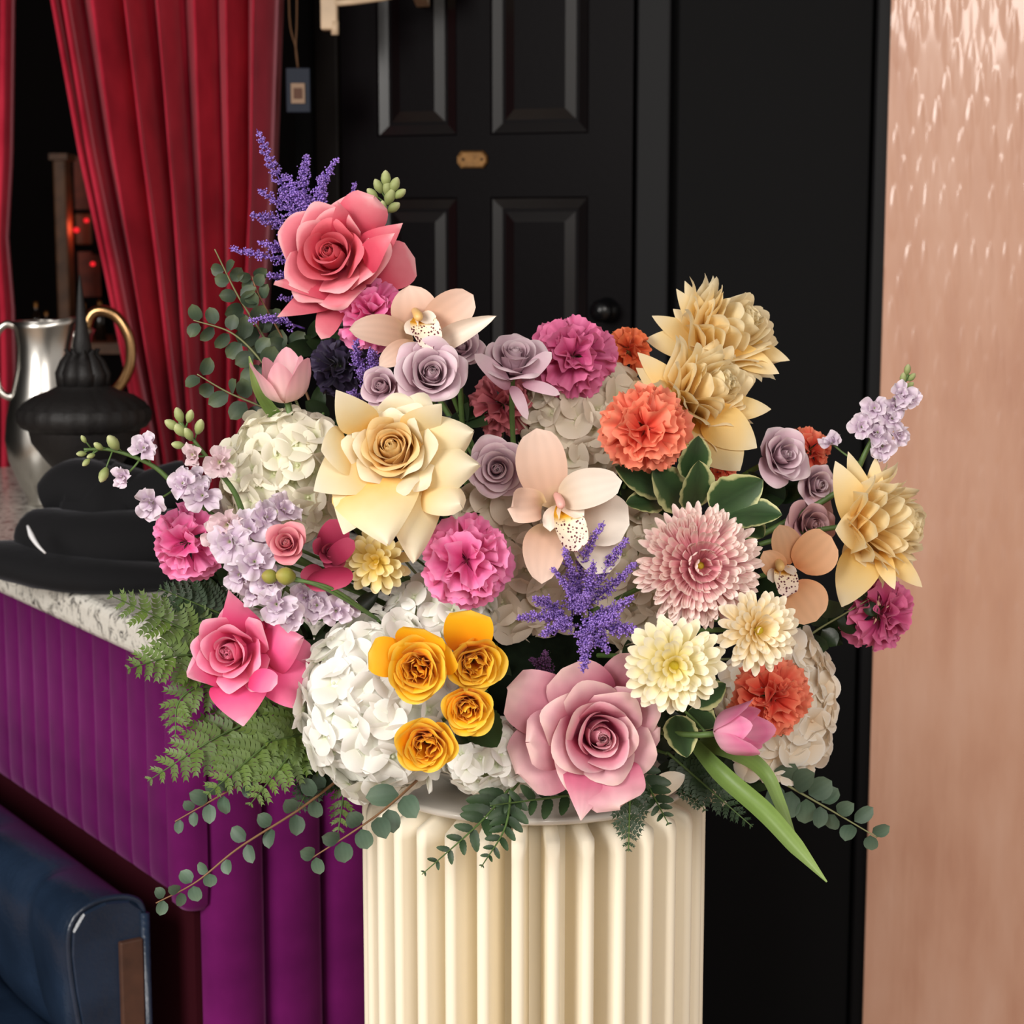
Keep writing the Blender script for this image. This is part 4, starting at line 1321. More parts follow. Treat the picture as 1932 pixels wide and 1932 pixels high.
P_STOCK = petal('petal_stock_lilac', [(0, (206, 208, 160)), (.25, (210, 184, 208)), (.7, (226, 208, 224)), (1, (236, 224, 234))], .25, var=.10)
P_STOCKP = petal('petal_stock_pink', [(0, (206, 204, 150)), (.4, (220, 190, 198)), (1, (234, 212, 216))], .25, var=.08)
P_BUDG = petal('bud_green', [(0, (116, 132, 70)), (.6, (156, 166, 108)), (1, (206, 206, 160))], .1)
P_BUDY = petal('bud_olive', [(0, (110, 120, 40)), (.6, (150, 148, 64)), (1, (170, 150, 80))], .1)
P_ASTIL = petal('astilbe_violet', [(0, (74, 46, 128)), (.4, (112, 78, 176)), (1, (176, 140, 230))], .12, var=.12)
P_ASTILD = petal('astilbe_plum', [(0, (48, 22, 54)), (1, (96, 50, 100))], .1)

def leafmat(name, lo, hi, tip, rough=.45, trans=.12):
    return petal(name, [(0, lo), (.5, hi), (1, tip)], trans, rough=rough, var=.22, vein=.06)
L_FERN = leafmat('fern_green', (62, 84, 28), (86, 110, 42), (110, 130, 58))
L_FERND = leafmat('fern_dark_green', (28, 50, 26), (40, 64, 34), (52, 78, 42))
L_EUC = leafmat('eucalyptus_green', (62, 84, 66), (80, 102, 84), (98, 118, 98), .5)
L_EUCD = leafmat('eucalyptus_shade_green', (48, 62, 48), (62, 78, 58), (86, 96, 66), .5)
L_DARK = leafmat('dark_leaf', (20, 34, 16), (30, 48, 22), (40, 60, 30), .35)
L_TUL = leafmat('tulip_leaf_green', (92, 118, 58), (116, 144, 72), (142, 166, 100), .4, .2)
TWIG = plain('twig_brown', srgb(126, 92, 62), rough=.6)
TWIGG = plain('twig_green', srgb(120, 124, 84), rough=.6)

# variegated pittosporum leaf: dark green with a pale margin
m, nt, out = newmat('variegated_leaf')
at__ = N(nt, 'ShaderNodeAttribute', attribute_name='pet'); sx_ = N(nt, 'ShaderNodeSeparateXYZ'); nt.links.new(at__.outputs['Vector'], sx_.inputs[0])
e1 = N(nt, 'ShaderNodeMath', operation='SUBTRACT'); e1.inputs[1].default_value = .5; nt.links.new(sx_.outputs['X'], e1.inputs[0])
e2 = N(nt, 'ShaderNodeMath', operation='ABSOLUTE'); nt.links.new(e1.outputs[0], e2.inputs[0])
tc_ = N(nt, 'ShaderNodeTexCoord'); nz_ = N(nt, 'ShaderNodeTexNoise', i_Scale=70.0, i_Detail=3.0); nt.links.new(tc_.outputs['Object'], nz_.inputs['Vector'])
e3 = N(nt, 'ShaderNodeMath', operation='MULTIPLY_ADD'); e3.inputs[1].default_value = .34; nt.links.new(nz_.outputs['Fac'], e3.inputs[0]); nt.links.new(e2.outputs[0], e3.inputs[2])
r_ = ramp(nt, [(.0, srgb(54, 80, 46)), (.22, srgb(40, 62, 34)), (.54, srgb(58, 84, 48)), (.60, srgb(176, 178, 124)), (.8, srgb(216, 208, 160))], e3.outputs[0])
b_ = N(nt, 'ShaderNodeBsdfPrincipled', i_Roughness=.38); nt.links.new(r_.outputs[0], b_.inputs['Base Color']); nt.links.new(b_.outputs[0], out.inputs[0])
L_VAR = m
# orchid lip: cream with maroon freckles towards the rim and a yellow throat
m, nt, out = newmat('orchid_lip')
at__ = N(nt, 'ShaderNodeAttribute', attribute_name='pet'); sx_ = N(nt, 'ShaderNodeSeparateXYZ'); nt.links.new(at__.outputs['Vector'], sx_.inputs[0])
tc_ = N(nt, 'ShaderNodeTexCoord'); vo = N(nt, 'ShaderNodeTexVoronoi', i_Scale=420.0); nt.links.new(tc_.outputs['Object'], vo.inputs['Vector'])
rs_ = ramp(nt, [(.0, (1, 1, 1)), (.30, (1, 1, 1)), (.40, (0, 0, 0))], vo.outputs['Distance'])
mk = ramp(nt, [(.40, (0, 0, 0)), (.52, (1, 1, 1))], sx_.outputs['Y'])
mm_ = N(nt, 'ShaderNodeMath', operation='MULTIPLY'); nt.links.new(rs_.outputs[0], mm_.inputs[0]); nt.links.new(mk.outputs[0], mm_.inputs[1])
r_ = ramp(nt, [(0, srgb(226, 160, 30)), (.38, srgb(232, 176, 44)), (.52, srgb(240, 222, 190)), (1, srgb(238, 212, 202))], sx_.outputs['Y'])
mx = N(nt, 'ShaderNodeMix', data_type='RGBA'); nt.links.new(mm_.outputs[0], mx.inputs[0]); nt.links.new(r_.outputs[0], mx.inputs[6]); mx.inputs[7].default_value = srgb(92, 22, 40)
b_ = N(nt, 'ShaderNodeBsdfPrincipled', i_Roughness=.5); nt.links.new(mx.outputs[2], b_.inputs['Base Color']); nt.links.new(b_.outputs[0], out.inputs[0])
P_LIP = m

PE = dict(arch=.06, cup=-.04, nu=11, nv=13)   # loose outer petals
PT = (.34, 1.0)                                # pointed outer petal outline

# ------------------------------------------------------------------ large roses
r, R_ = rose('large coral pink rose at the top left of the bouquet, below the violet astilbe', 622, 476, 1.55, 116, -.12, .22, P_CORAL, 17, n=28, wide=.2, pbe=1.5, op=.9, pointed=.7, inner=P_CORALIN)
for b, t, w, nn, k in (((640, 540, 1.57), (519, 530, 1.54), 74, (0, -.7, .7), dict(edge_curl=.12)),
                       ((640, 545, 1.58), (523, 598, 1.545), 62, (0, -1, .3), {}),
                       ((640, 545, 1.585), (606, 640, 1.555), 50, (.2, -1, .1), dict(prof=(.5, .5))),
                       ((690, 520, 1.58), (782, 486, 1.58), 92, (.2, -1, .2), dict(prof=(.5, .35), curl=.1)),
                       ((685, 480, 1.565), (757, 424, 1.55), 62, (.4, -1, .2), dict(curl=.1)),
                       ((655, 450, 1.57), (705, 374, 1.55), 92, (0, -1, -.2), dict(prof=(.45, .35), edge_curl=.1)),
                       ((650, 440, 1.56), (637, 380, 1.54), 44, (.2, -1, 0), {}),
                       ((690, 500, 1.545), (745, 440, 1.525), 60, (-.5, -1, .2), dict(cup=.1))):
    px_blade(r, 'outer_petal', P_CORAL, b, t, w, nn, **{**PE, 'prof': PT, **k})
r, R_ = rose('big open cream rose with pointed outer petals, left of centre', 738, 842, 1.42, 122, -.10, .30, P_CREAM, 23, n=46, op=.92, pointed=.8, wide=.34, pbe=2.0, inner=P_CREAMIN, ruff=.06)
for b, t, w, nn, k in (((705, 905, 1.42), (731, 1026, 1.385), 176, (0, -1, .35), dict(prof=(.16, .95), edge_curl=.05)),
                       ((780, 900, 1.43), (783, 1060, 1.40), 120, (.3, -1, .2), dict(prof=(.2, .85), edge_curl=.1)),
                       ((700, 890, 1.425), (648, 1008, 1.40), 130, (-.2, -1, .3), dict(prof=(.25, .95))),
                       ((690, 870, 1.43), (592, 926, 1.41), 120, (-.2, -1, .4), dict(prof=(.25, .9))),
                       ((780, 890, 1.43), (902, 876, 1.41), 130, (.2, -1, .3), dict(prof=(.3, 1.0), edge_curl=.1)),
                       ((780, 850, 1.43), (892, 816, 1.42), 116, (.3, -1, 0), dict(prof=(.3, .8), edge_curl=.12)),
                       ((775, 820, 1.43), (833, 762, 1.415), 76, (.3, -1, 0), dict(prof=(.3, .9))),
                       ((690, 810, 1.43), (634, 736, 1.41), 80, (-.2, -1, .1), dict(prof=(.3, .95))),
                       ((800, 920, 1.425), (868, 950, 1.40), 80, (.3, -1, .4), dict(prof=(.3, .5), edge_curl=.2)),
                       ((660, 850, 1.43), (606, 850, 1.41), 100, (-.3, -1, .3), dict(prof=(.3, .8)))):
    px_blade(r, 'outer_petal', P_CREAM, b, t, w, nn, **{**PE, **k})
r, R_ = rose('hot pink rose with pointed petals at the lower left, beside the fern', 432, 1230, 1.47, 96, -.22, .12, P_HOT, 35, n=24, wide=.2, pbe=1.5, op=.8, pointed=.95, ruff=.04)
for b, t, w, nn, k in (((470, 1200, 1.49), (431, 1113, 1.46), 84, (-.2, -1, 0), dict(prof=(.3, 1.1))),
                       ((490, 1230, 1.49), (566, 1206, 1.46), 110, (.2, -1, .2), dict(prof=(.3, .95), edge_curl=.1)),
                       ((490, 1260, 1.49), (592, 1312, 1.475), 92, (.1, -1, .4), dict(prof=(.3, .28))),
                       ((490, 1240, 1.50), (594, 1240, 1.49), 90, (.1, -1, .2), dict(prof=(.3, .4))),
                       ((450, 1280, 1.48), (459, 1370, 1.45), 120, (0, -1, .3), dict(prof=(.22, .95))),
                       ((420, 1260, 1.49), (355, 1272, 1.46), 76, (-.2, -1, .3), {}),
                       ((470, 1280, 1.46), (523, 1290, 1.435), 50, (0, -1, .5), dict(prof=(.4, .4)))):
    px_blade(r, 'outer_petal', P_HOT, b, t, w, nn, **{**PE, 'prof': PT, **k})
r, R_ = rose('large dusty pink rose with a deep pink heart above the pedestal edge', 1134, 1390, 1.40, 124, .12, .10, P_DUSTY, 47, n=28, wide=.2, pbe=1.5, op=.82, pointed=.5, inner=P_DUSTYIN, ruff=.07)
for b, t, w, nn, k in (((1090, 1360, 1.44), (957, 1300, 1.425), 130, (-.3, -1, .3), dict(prof=(.3, .3), wave=.05)),
                       ((1090, 1390, 1.44), (975, 1460, 1.42), 150, (-.3, -1, .2), dict(prof=(.3, .28), wave=.06)),
                       ((1080, 1390, 1.43), (1000, 1400, 1.40), 120, (-.5, -1, .2), dict(prof=(.3, .3), edge_curl=.1)),
                       ((1110, 1440, 1.41), (1096, 1548, 1.38), 96, (0, -1, .3), dict(prof=(.2, 1.0))),
                       ((1140, 1440, 1.41), (1170, 1524, 1.385), 130, (0, -1, .3), dict(prof=(.3, .3), wave=.08)),
                       ((1180, 1380, 1.43), (1243, 1372, 1.415), 100, (.3, -1, .2), dict(prof=(.3, .45), wave=.06)),
                       ((1130, 1340, 1.44), (1060, 1262, 1.42), 130, (-.2, -1, .2), dict(prof=(.3, .32))),
                       ((1150, 1320, 1.45), (1196, 1232, 1.43), 90, (.2, -1, .1), dict(prof=(.3, .4)))):
    px_blade(r, 'outer_petal', P_DUSTY, b, t, w, nn, **{**PE, **k})

# butter roses turned to the right
r, R_ = rose('butter yellow rose at the top right, highest of the three butter roses', 1385, 622, 1.60, 112, .66, .52, P_BUTTER, 61, n=72, op=.95, pointed=1.25, slim=.60, curl=.62, lin=.86, irr=.6, lip=30, ruff=.03, bud=.1)
for b, t, w in (((1330, 650, 1.62), (1230, 596, 1.62), 44), ((1330, 655, 1.62), (1217, 640, 1.62), 60), ((1340, 640, 1.61), (1276, 545, 1.61), 40), ((1340, 640, 1.61), (1292, 530, 1.61), 40),
                ((1380, 660, 1.59), (1470, 705, 1.58), 46), ((1400, 650, 1.60), (1490, 680, 1.59), 36), ((1335, 640, 1.62), (1270, 583, 1.62), 44)):
    px_blade(r, 'outer_petal', P_BUTTER, b, t, w, (-.3, -1, .3), **{**PE, 'prof': (.5, .9)})
r, R_ = rose('butter yellow rose in the middle of the right side, just under the highest one', 1345, 735, 1.555, 112, .58, .40, P_BUTTER, 73, n=72, op=.95, pointed=1.25, slim=.60, curl=.62, lin=.86, irr=.6, lip=30, ruff=.03, bud=.1)
for b, t, w in (((1300, 760, 1.57), (1203, 665, 1.57), 50), ((1300, 770, 1.57), (1200, 694, 1.57), 54), ((1305, 790, 1.57), (1190, 720, 1.58), 70), ((1320, 790, 1.55), (1396, 888, 1.53), 110), ((1330, 780, 1.545), (1428, 845, 1.53), 84),
                ((1300, 780, 1.56), (1320, 860, 1.55), 90), ((1350, 770, 1.55), (1455, 772, 1.55), 50)):
    px_blade(r, 'outer_petal', P_BUTTER, b, t, w, (-.2, -1, .3), **{**PE, 'prof': (.45, .85)})
r, R_ = rose('butter yellow rose facing right at the far right edge of the bouquet', 1682, 990, 1.53, 112, .88, .08, P_BUTTER, 87, n=72, op=.95, pointed=1.25, slim=.60, curl=.62, lin=.86, irr=.6, lip=30, ruff=.03, bud=.1)
for b, t, w in (((1640, 1010, 1.54), (1576, 870, 1.54), 70), ((1650, 990, 1.54), (1600, 852, 1.55), 46), ((1650, 980, 1.54), (1652, 862, 1.55), 40), ((1640, 1000, 1.53), (1576, 1000, 1.52), 84), ((1640, 1030, 1.53), (1588, 1145, 1.51), 84),
                ((1650, 1020, 1.54), (1592, 1080, 1.53), 80), ((1660, 1040, 1.52), (1688, 1112, 1.50), 36), ((1670, 1040, 1.52), (1740, 1108, 1.51), 40)):
    px_blade(r, 'outer_petal', P_BUTTER, b, t, w, (-.4, -1, .2), **{**PE, 'prof': (.45, .85)})

# lavender roses
rose('open lavender rose above the cream rose, quartered heart facing forward', 815, 702, 1.46, 78, .12, .34, P_LAV, 101, n=30, op=.8, wide=.26, pbe=1.6, ruff=.06, tight=.6)
rose('small pale lavender rose half hidden between the astilbe and the cream rose', 718, 728, 1.50, 48, -.25, .30, P_LAV, 103, n=16, op=.7)
rose('lavender rose tucked behind the upper orchid, beside its right petals', 872, 652, 1.53, 52, .10, .45, P_LAV, 105, n=18, op=.75)
r, _ = rose('lavender rose in side view with curled outer petals, right of the upper orchid', 972, 672, 1.52, 66, .10, .80, P_LAV, 107, n=22, op=.74, bud=.2)
for b, t, w, c in (((962, 735, 1.515), (903, 668, 1.505), 34, .2), ((965, 728, 1.51), (990, 770, 1.49), 24, .5), ((985, 724, 1.51), (1054, 738, 1.50), 24, .2), ((985, 720, 1.515), (1038, 664, 1.51), 34, .1)):
    px_blade(r, 'outer_petal', P_LAV, b, t, w, (0, -1, .5), **{**PE, 'prof': (.5, .5), 'curl': c})
rose('dusky lavender rose right of the cream rose, under the blush petal of the lower orchid', 938, 885, 1.49, 66, .02, .12, P_LAV, 109, n=24, op=.8, ruff=.05)
rose('lavender rose on the right side below the butter roses', 1482, 858, 1.55, 62, .42, .30, P_LAV, 113, n=20, op=.78, ruff=.08)
rose('mauve rose half hidden under the right lavender rose', 1545, 915, 1.57, 46, .45, .10, P_LAV, 115, n=16, op=.7)
rose('soft mauve pink rose low on the right behind the peach orchid', 1535, 990, 1.56, 60, .35, .12, P_LAVW, 117, n=20, op=.8, ruff=.09)

# golden spray roses
r, _ = rose('golden yellow spray rose with two wide open outer petals, largest of the golden four', 788, 1264, 1.385, 68, -.05, .12, P_YEL, 131, n=30, op=.46, bud=.0, tight=.4, messy=1.0, lip=20, ruff=.08, stem_r=.0016)
for b, t, w in (((770, 1250, 1.40), (694, 1232, 1.39), 78), ((790, 1230, 1.40), (800, 1186, 1.385), 100), ((820, 1250, 1.40), (852, 1225, 1.39), 80)):
    px_blade(r, 'outer_petal', P_YEL, b, t, w, (0, -1, .3), **{**PE, 'prof': (.45, .28), 'cup': .1})
r, _ = rose('golden yellow spray rose with one tall petal raised behind its head', 897, 1252, 1.405, 60, .22, -.05, P_YEL, 133, n=30, op=.46, bud=.0, tight=.4, messy=1.0, lip=20, ruff=.10, stem_r=.0016)
px_blade(r, 'outer_petal', P_YEL, (880, 1235, 1.42), (888, 1150, 1.40), 96, (0, -1, .2), **{**PE, 'prof': (.45, .25), 'cup': .1})
rose('small golden yellow spray rose, smallest of the golden four, above the dark leaf', 882, 1338, 1.385, 57, .06, -.05, P_YEL, 135, n=30, op=.46, bud=.0, tight=.4, messy=1.0, lip=20, ruff=.06, stem_r=.0016)
rose('golden yellow spray rose lowest of the golden four, against the white hydrangea', 803, 1406, 1.38, 62, -.02, -.02, P_YEL, 137, n=30, op=.46, bud=.0, tight=.4, messy=1.0, lip=20, ruff=.07, stem_r=.0016)
rose('small blush pink spray rose among the lilac stock', 540, 1024, 1.44, 44, -.10, .28, P_SPRAY, 139, n=16, op=.6, stem_r=.0014)
r, _ = rose('deep rose pink spray rose beside the yellow chrysanthemum, under the cream rose', 622, 1040, 1.46, 42, .10, .05, P_MAG, 141, n=9, op=.75, bud=.0, pointed=.3, stem_r=.0014)
for b, t, w in (((615, 1060, 1.47), (642, 980, 1.45), 62), ((620, 1060, 1.46), (668, 1020, 1.44), 40), ((610, 1075, 1.46), (570, 1098, 1.45), 44), ((620, 1070, 1.455), (625, 1115, 1.44), 90)):
    px_blade(r, 'outer_petal', P_MAG, b, t, w, (0, -1, .2), **{**PE, 'prof': (.4, .4)})

# ------------------------------------------------------------------ carnations
carnation('magenta pink carnation at the top of the bouquet, right of the side-on lavender rose', 1080, 668, 1.55, 82, -.05, .22, P_CMAG, 201, n=42)
carnation('bright pink carnation at the far left, beside the lilac stock', 344, 1024, 1.50, 78, -.30, .08, P_CPINK, 203, n=38)
carnation('bright pink carnation in the centre, between the cream rose and the golden roses', 880, 1060, 1.43, 92, .02, .12, P_CPINK, 205, n=46)
carnation('coral carnation in front of the butter roses, above the variegated leaves', 1217, 808, 1.49, 88, -.10, .15, P_CCOR, 207, n=52, serr=.16)
carnation('dull orange carnation peeking out behind the magenta carnation', 1187, 660, 1.60, 46, .05, .25, P_CORG, 209, n=26)
carnation('coral red carnation peeking out behind the right lavender rose', 1532, 846, 1.60, 48, .25, .30, P_CCOR, 211, n=26)
carnation('coral carnation at the lower right, behind the pink tulip', 1462, 1318, 1.47, 84, .25, .05, P_CCOR, 213, n=50, serr=.16)
carnation('magenta carnation at the far right edge, under the right butter rose', 1676, 1160, 1.55, 76, .62, -.05, P_CMAG, 215, n=40)
carnation('pink carnation tucked right under the coral rose', 702, 590, 1.56, 72, .05, .15, P_CPINK, 217, n=36)
carnation('dusky rose carnation in the shade below the side-on lavender rose', 950, 762, 1.58, 66, .0, .1, petal('petal_dusk_rose', [(0, (130, 40, 56)), (.6, (176, 78, 92)), (1, (206, 116, 124))], .2), 219, n=30)
carnation('dark aubergine ruffled flower between the pink tulip and the astilbe', 640, 690, 1.58, 60, -.05, .2, P_DARK, 221, n=30, name='lisianthus')
carnation('tiny coral red carnation under the middle butter rose', 1366, 885, 1.57, 26, .1, .0, P_CCOR, 223, n=18)

# ------------------------------------------------------------------ chrysanthemums
mum('large pink incurved chrysanthemum right of the violet astilbe', 1326, 1068, 1.41, 124, .10, .14, P_MPINK, 301, n=300, cap=100, lmin=.30, inc=54, infall=.2, width=.060, dens=.5, spoon=.9, disc=P_MDISC, disc_r=.07)
mum('cream chrysanthemum with a greenish yellow heart, left one of the cream pair', 1272, 1258, 1.375, 94, -.05, .10, P_MCREAM, 303, n=92, cap=92, lmin=.42, inc=10, width=.118, spoon=.32, disc=P_MDISC, disc_r=.15, gap=.04, jit=.08)
mum('cream chrysanthemum with a peach heart, right one of the cream pair', 1436, 1190, 1.385, 78, .22, .16, P_MPEACH, 305, n=92, cap=90, lmin=.42, inc=10, width=.112, spoon=.32, disc=P_MDISC, disc_r=.15, gap=.04, jit=.08)
mum('small yellow chrysanthemum under the pointed petals of the cream rose', 710, 1060, 1.455, 66, .0, .12, P_MYEL, 307, n=44, cap=104, lmin=.45, inc=10, width=.15, spoon=.35, disc=P_MYEL, disc_r=.14)

# ------------------------------------------------------------------ hydrangeas
hydrangea('large white hydrangea at the lower centre, behind the golden roses', 720, 1330, 1.475, 138, 158, 120, P_WHITE, 401, n=84, fs=.30, fx=-.1, fy=.05)
hydrangea('white hydrangea resting on the pedestal plate, left of the dusty rose', 925, 1425, 1.46, 78, 62, 70, P_WHITE, 403, n=34, fs=.42, fx=0, fy=-.1)
hydrangea('creamy white hydrangea left of the cream rose', 548, 898, 1.53, 116, 110, 100, P_IVORY, 405, n=60, fs=.34, fx=-.15, fy=.2)
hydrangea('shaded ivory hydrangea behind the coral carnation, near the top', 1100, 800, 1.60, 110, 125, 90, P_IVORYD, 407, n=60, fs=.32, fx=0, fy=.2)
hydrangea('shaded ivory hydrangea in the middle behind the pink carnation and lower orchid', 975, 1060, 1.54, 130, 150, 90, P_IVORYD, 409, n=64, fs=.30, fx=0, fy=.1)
hydrangea('white hydrangea between the yellow chrysanthemum and the golden roses', 830, 1160, 1.50, 100, 66, 70, P_WHITE, 411, n=40, fs=.36, fx=0, fy=.2)
hydrangea('peachy white hydrangea at the lower right, around the coral carnation', 1462, 1325, 1.54, 98, 138, 80, P_PEACHW, 413, n=64, fs=.32, fx=.3, fy=.05)
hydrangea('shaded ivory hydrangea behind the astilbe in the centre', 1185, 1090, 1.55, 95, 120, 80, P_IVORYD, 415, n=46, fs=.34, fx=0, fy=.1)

# ------------------------------------------------------------------ orchids
def orchid(label, c, petals, lip, lipw, mats, col):
    cx, cy, Y = c
    root = thing('orchid', label, 'orchid', at(cx, cy, Y + .012), frame((0, -1, .1)), None)
    for (b, t, w, nn, k, mi) in petals:
        px_blade(root, 'petal', mats[mi], b, t, w, nn, **{**dict(arch=.10, cup=.10, prof=(.62, .62), nu=9, nv=14), **k})
    # lip: side lobes and a frilled, freckled front lobe
    (bx, by), (tx, ty) = lip
    px_blade(root, 'lip', P_LIP, (bx, by, Y + .006), (tx, ty, Y - .022), lipw, (.1, -1, .5), arch=.16, cup=.16, prof=(.7, .32), nu=11, nv=16, wave=.05, wk=5, curl=.08)
    dx, dy = tx - bx, ty - by
    for sg in (-1, 1):
        px_blade(root, 'lip_lobe', P_ORW, (bx, by, Y + .004), (bx + dx * .45 + sg * dy * .38, by + dy * .45 - sg * dx * .38, Y - .014), lipw * .6, (sg * .5, -1, .2), arch=.1, cup=.2, prof=(.6, .4), nu=7, nv=8)
    P = [at(bx - dx * .12, by - dy * .22, Y + .010), at(bx + dx * .02, by - dy * .12, Y - .006), at(bx + dx * .18, by + dy * .06, Y - .016)]
    V, Fc = tube(w2l(root, catmull(P, 10)), np.array([6, 7, 7.5, 8, 8, 8.5, 9, 9, 8, 4]) * px2m(Y), 10)
    obj('column', V, Fc, col, root)
    stem(root, .0022)
    return root
COLP = plain('orchid_column_pink', srgb(226, 168, 158), rough=.45)
COLY = plain('orchid_column_yellow', srgb(222, 178, 112), rough=.45)
orchid('blush orchid with a freckled lip, just under the coral rose', (795, 606, 1.49), [
    ((790, 625, 1.505), (772, 538, 1.50), 88, (0, -1, .25), {}, 0),
    ((800, 622, 1.50), (893, 556, 1.49), 76, (.2, -1, .1), dict(prof=(.6, .5)), 0),
    ((780, 640, 1.50), (658, 622, 1.475), 66, (-.1, -1, .5), {}, 0),
    ((820, 655, 1.50), (937, 596, 1.48), 44, (.3, -1, .3), dict(cup=.4, prof=(.5, .8)), 1),
    ((790, 650, 1.49), (715, 690, 1.47), 48, (-.1, -1, .3), {}, 0)],
    ((786, 598), (816, 652)), 54, (P_ORC, P_ORW), COLY)
orchid('white and blush orchid with a freckled yellow-throated lip in the centre of the bouquet', (1060, 952, 1.435), [
    ((1040, 960, 1.45), (1012, 808, 1.46), 98, (-.15, -1, .15), dict(prof=(.62, .5)), 0),
    ((1052, 940, 1.44), (1174, 908, 1.42), 76, (.1, -1, .3), dict(prof=(.55, .5), arch=.18), 1),
    ((1025, 950, 1.44), (962, 958, 1.42), 70, (-.2, -1, .2), dict(prof=(.5, .3), wave=.14, wk=2), 0),
    ((1080, 970, 1.45), (1188, 990, 1.435), 104, (.1, -1, .2), dict(prof=(.5, .38)), 1),
    ((1040, 985, 1.45), (1022, 1102, 1.42), 86, (-.2, -1, .25), dict(prof=(.5, .6), arch=.14), 0),
    ((1100, 990, 1.455), (1150, 1080, 1.44), 90, (.1, -1, .2), dict(prof=(.5, .45)), 1)],
    ((1054, 952), (1090, 1036)), 60, (P_ORC, P_ORW), COLP)
orchid('peach orchid turned to the right, beside the pink chrysanthemum', (1482, 1078, 1.50), [
    ((1490, 1065, 1.51), (1470, 990, 1.51), 62, (.2, -1, .2), {}, 0),
    ((1500, 1070, 1.51), (1568, 1012, 1.51), 92, (.4, -1, .2), dict(prof=(.5, .42)), 0),
    ((1490, 1100, 1.50), (1540, 1172, 1.49), 92, (.3, -1, .2), dict(prof=(.5, .45)), 0),
    ((1475, 1085, 1.505), (1440, 1040, 1.50), 50, (-.1, -1, .2), {}, 0)],
    ((1470, 1070), (1488, 1122)), 46, (P_ORP, P_ORP), COLY)

# ------------------------------------------------------------------ tulips
r = tulip('pale pink tulip standing up on the left, with a single green leaf', 542, 757, 1.52, 50, 142, -.10, .97, P_TUL, 501, spread=10, back=.16, az0=.5)
strap(r, 'leaf', L_TUL, [(548, 808, 1.545), (512, 775, 1.53), (485, 728, 1.515), (470, 672, 1.51)], [16, 24, 20, 3], fold=.5)
r = tulip('bright pink tulip lying at the lower right with long green leaves', 1352, 1384, 1.43, 54, 150, .88, .24, P_TULB, 503, spread=5, back=.38, az0=.2)
strap(r, 'leaf', L_TUL, [(1306, 1400, 1.47), (1362, 1462, 1.44), (1440, 1530, 1.42), (1500, 1596, 1.41), (1560, 1664, 1.40)], [22, 36, 38, 32, 3], fold=.5)
strap(r, 'leaf', L_TUL, [(1318, 1402, 1.475), (1395, 1425, 1.45), (1444, 1462, 1.435), (1474, 1526, 1.43), (1505, 1592, 1.425)], [30, 38, 30, 24, 3], normal=(.3, -1, .5), fold=.3)

# ------------------------------------------------------------------ astilbe
def br(*a): return a
plume('tall violet astilbe at the top left above the coral rose', (610, 500, 1.60), [
    ((600, 470, 1.60), (484, 243, 1.60), 26), ((590, 440, 1.60), (580, 290, 1.59), 24), ((600, 440, 1.60), (638, 296, 1.59), 20), ((590, 450, 1.595), (605, 330, 1.58), 24),
    ((585, 440, 1.60), (486, 356, 1.59), 24), ((580, 460, 1.60), (474, 404, 1.58), 28), ((575, 500, 1.60), (432, 468, 1.59), 16), ((580, 490, 1.60), (486, 458, 1.58), 22),
    ((640, 430, 1.61), (672, 342, 1.61), 12), ((590, 450, 1.60), (540, 330, 1.585), 28), ((560, 520, 1.61), (505, 520, 1.60), 18), ((580, 580, 1.61), (525, 560, 1.60), 18), ((575, 620, 1.60), (470, 606, 1.58), 16),
    ((600, 420, 1.60), (560, 360, 1.58), 30), ((590, 400, 1.60), (530, 370, 1.58), 26)], P_ASTIL, 601)
plume('bushy violet astilbe in the centre above the dusty rose', (1090, 1190, 1.50), [
    ((1090, 1160, 1.47), (1140, 982, 1.41), 20), ((1095, 1150, 1.46), (1186, 1014, 1.41), 20), ((1100, 1150, 1.46), (1202, 1060, 1.42), 18), ((1085, 1160, 1.46), (1064, 1030, 1.41), 20), ((1080, 1160, 1.45), (1040, 1070, 1.41), 18),
    ((1080, 1170, 1.45), (975, 1165, 1.41), 24), ((1090, 1180, 1.45), (1020, 1200, 1.40), 24), ((1095, 1180, 1.45), (1206, 1190, 1.40), 34), ((1095, 1180, 1.44), (1100, 1268, 1.385), 26), ((1100, 1170, 1.44), (1195, 1125, 1.40), 20),
    ((1100, 1150, 1.44), (1110, 1120, 1.39), 26), ((1095, 1190, 1.45), (1150, 1230, 1.41), 26), ((1080, 1180, 1.45), (1005, 1130, 1.41), 22), ((1100, 1140, 1.45), (1120, 1060, 1.40), 22), ((1100, 1180, 1.44), (1170, 1160, 1.39), 26)], P_ASTIL, 603)
plume('small violet astilbe tuft between the aubergine flower and the upper orchid', (690, 720, 1.56), [
    ((695, 730, 1.56), (672, 640, 1.53), 20), ((690, 730, 1.56), (700, 660, 1.52), 22), ((690, 740, 1.56), (676, 700, 1.52), 20), ((690, 760, 1.56), (660, 745, 1.53), 16)], P_ASTIL, 605)
plume('dull plum astilbe tuft left of the dusty rose, in shade', (1030, 1290, 1.50), [((1040, 1290, 1.49), (1000, 1240, 1.45), 16), ((1040, 1280, 1.48), (1030, 1230, 1.44), 16)], P_ASTILD, 607)

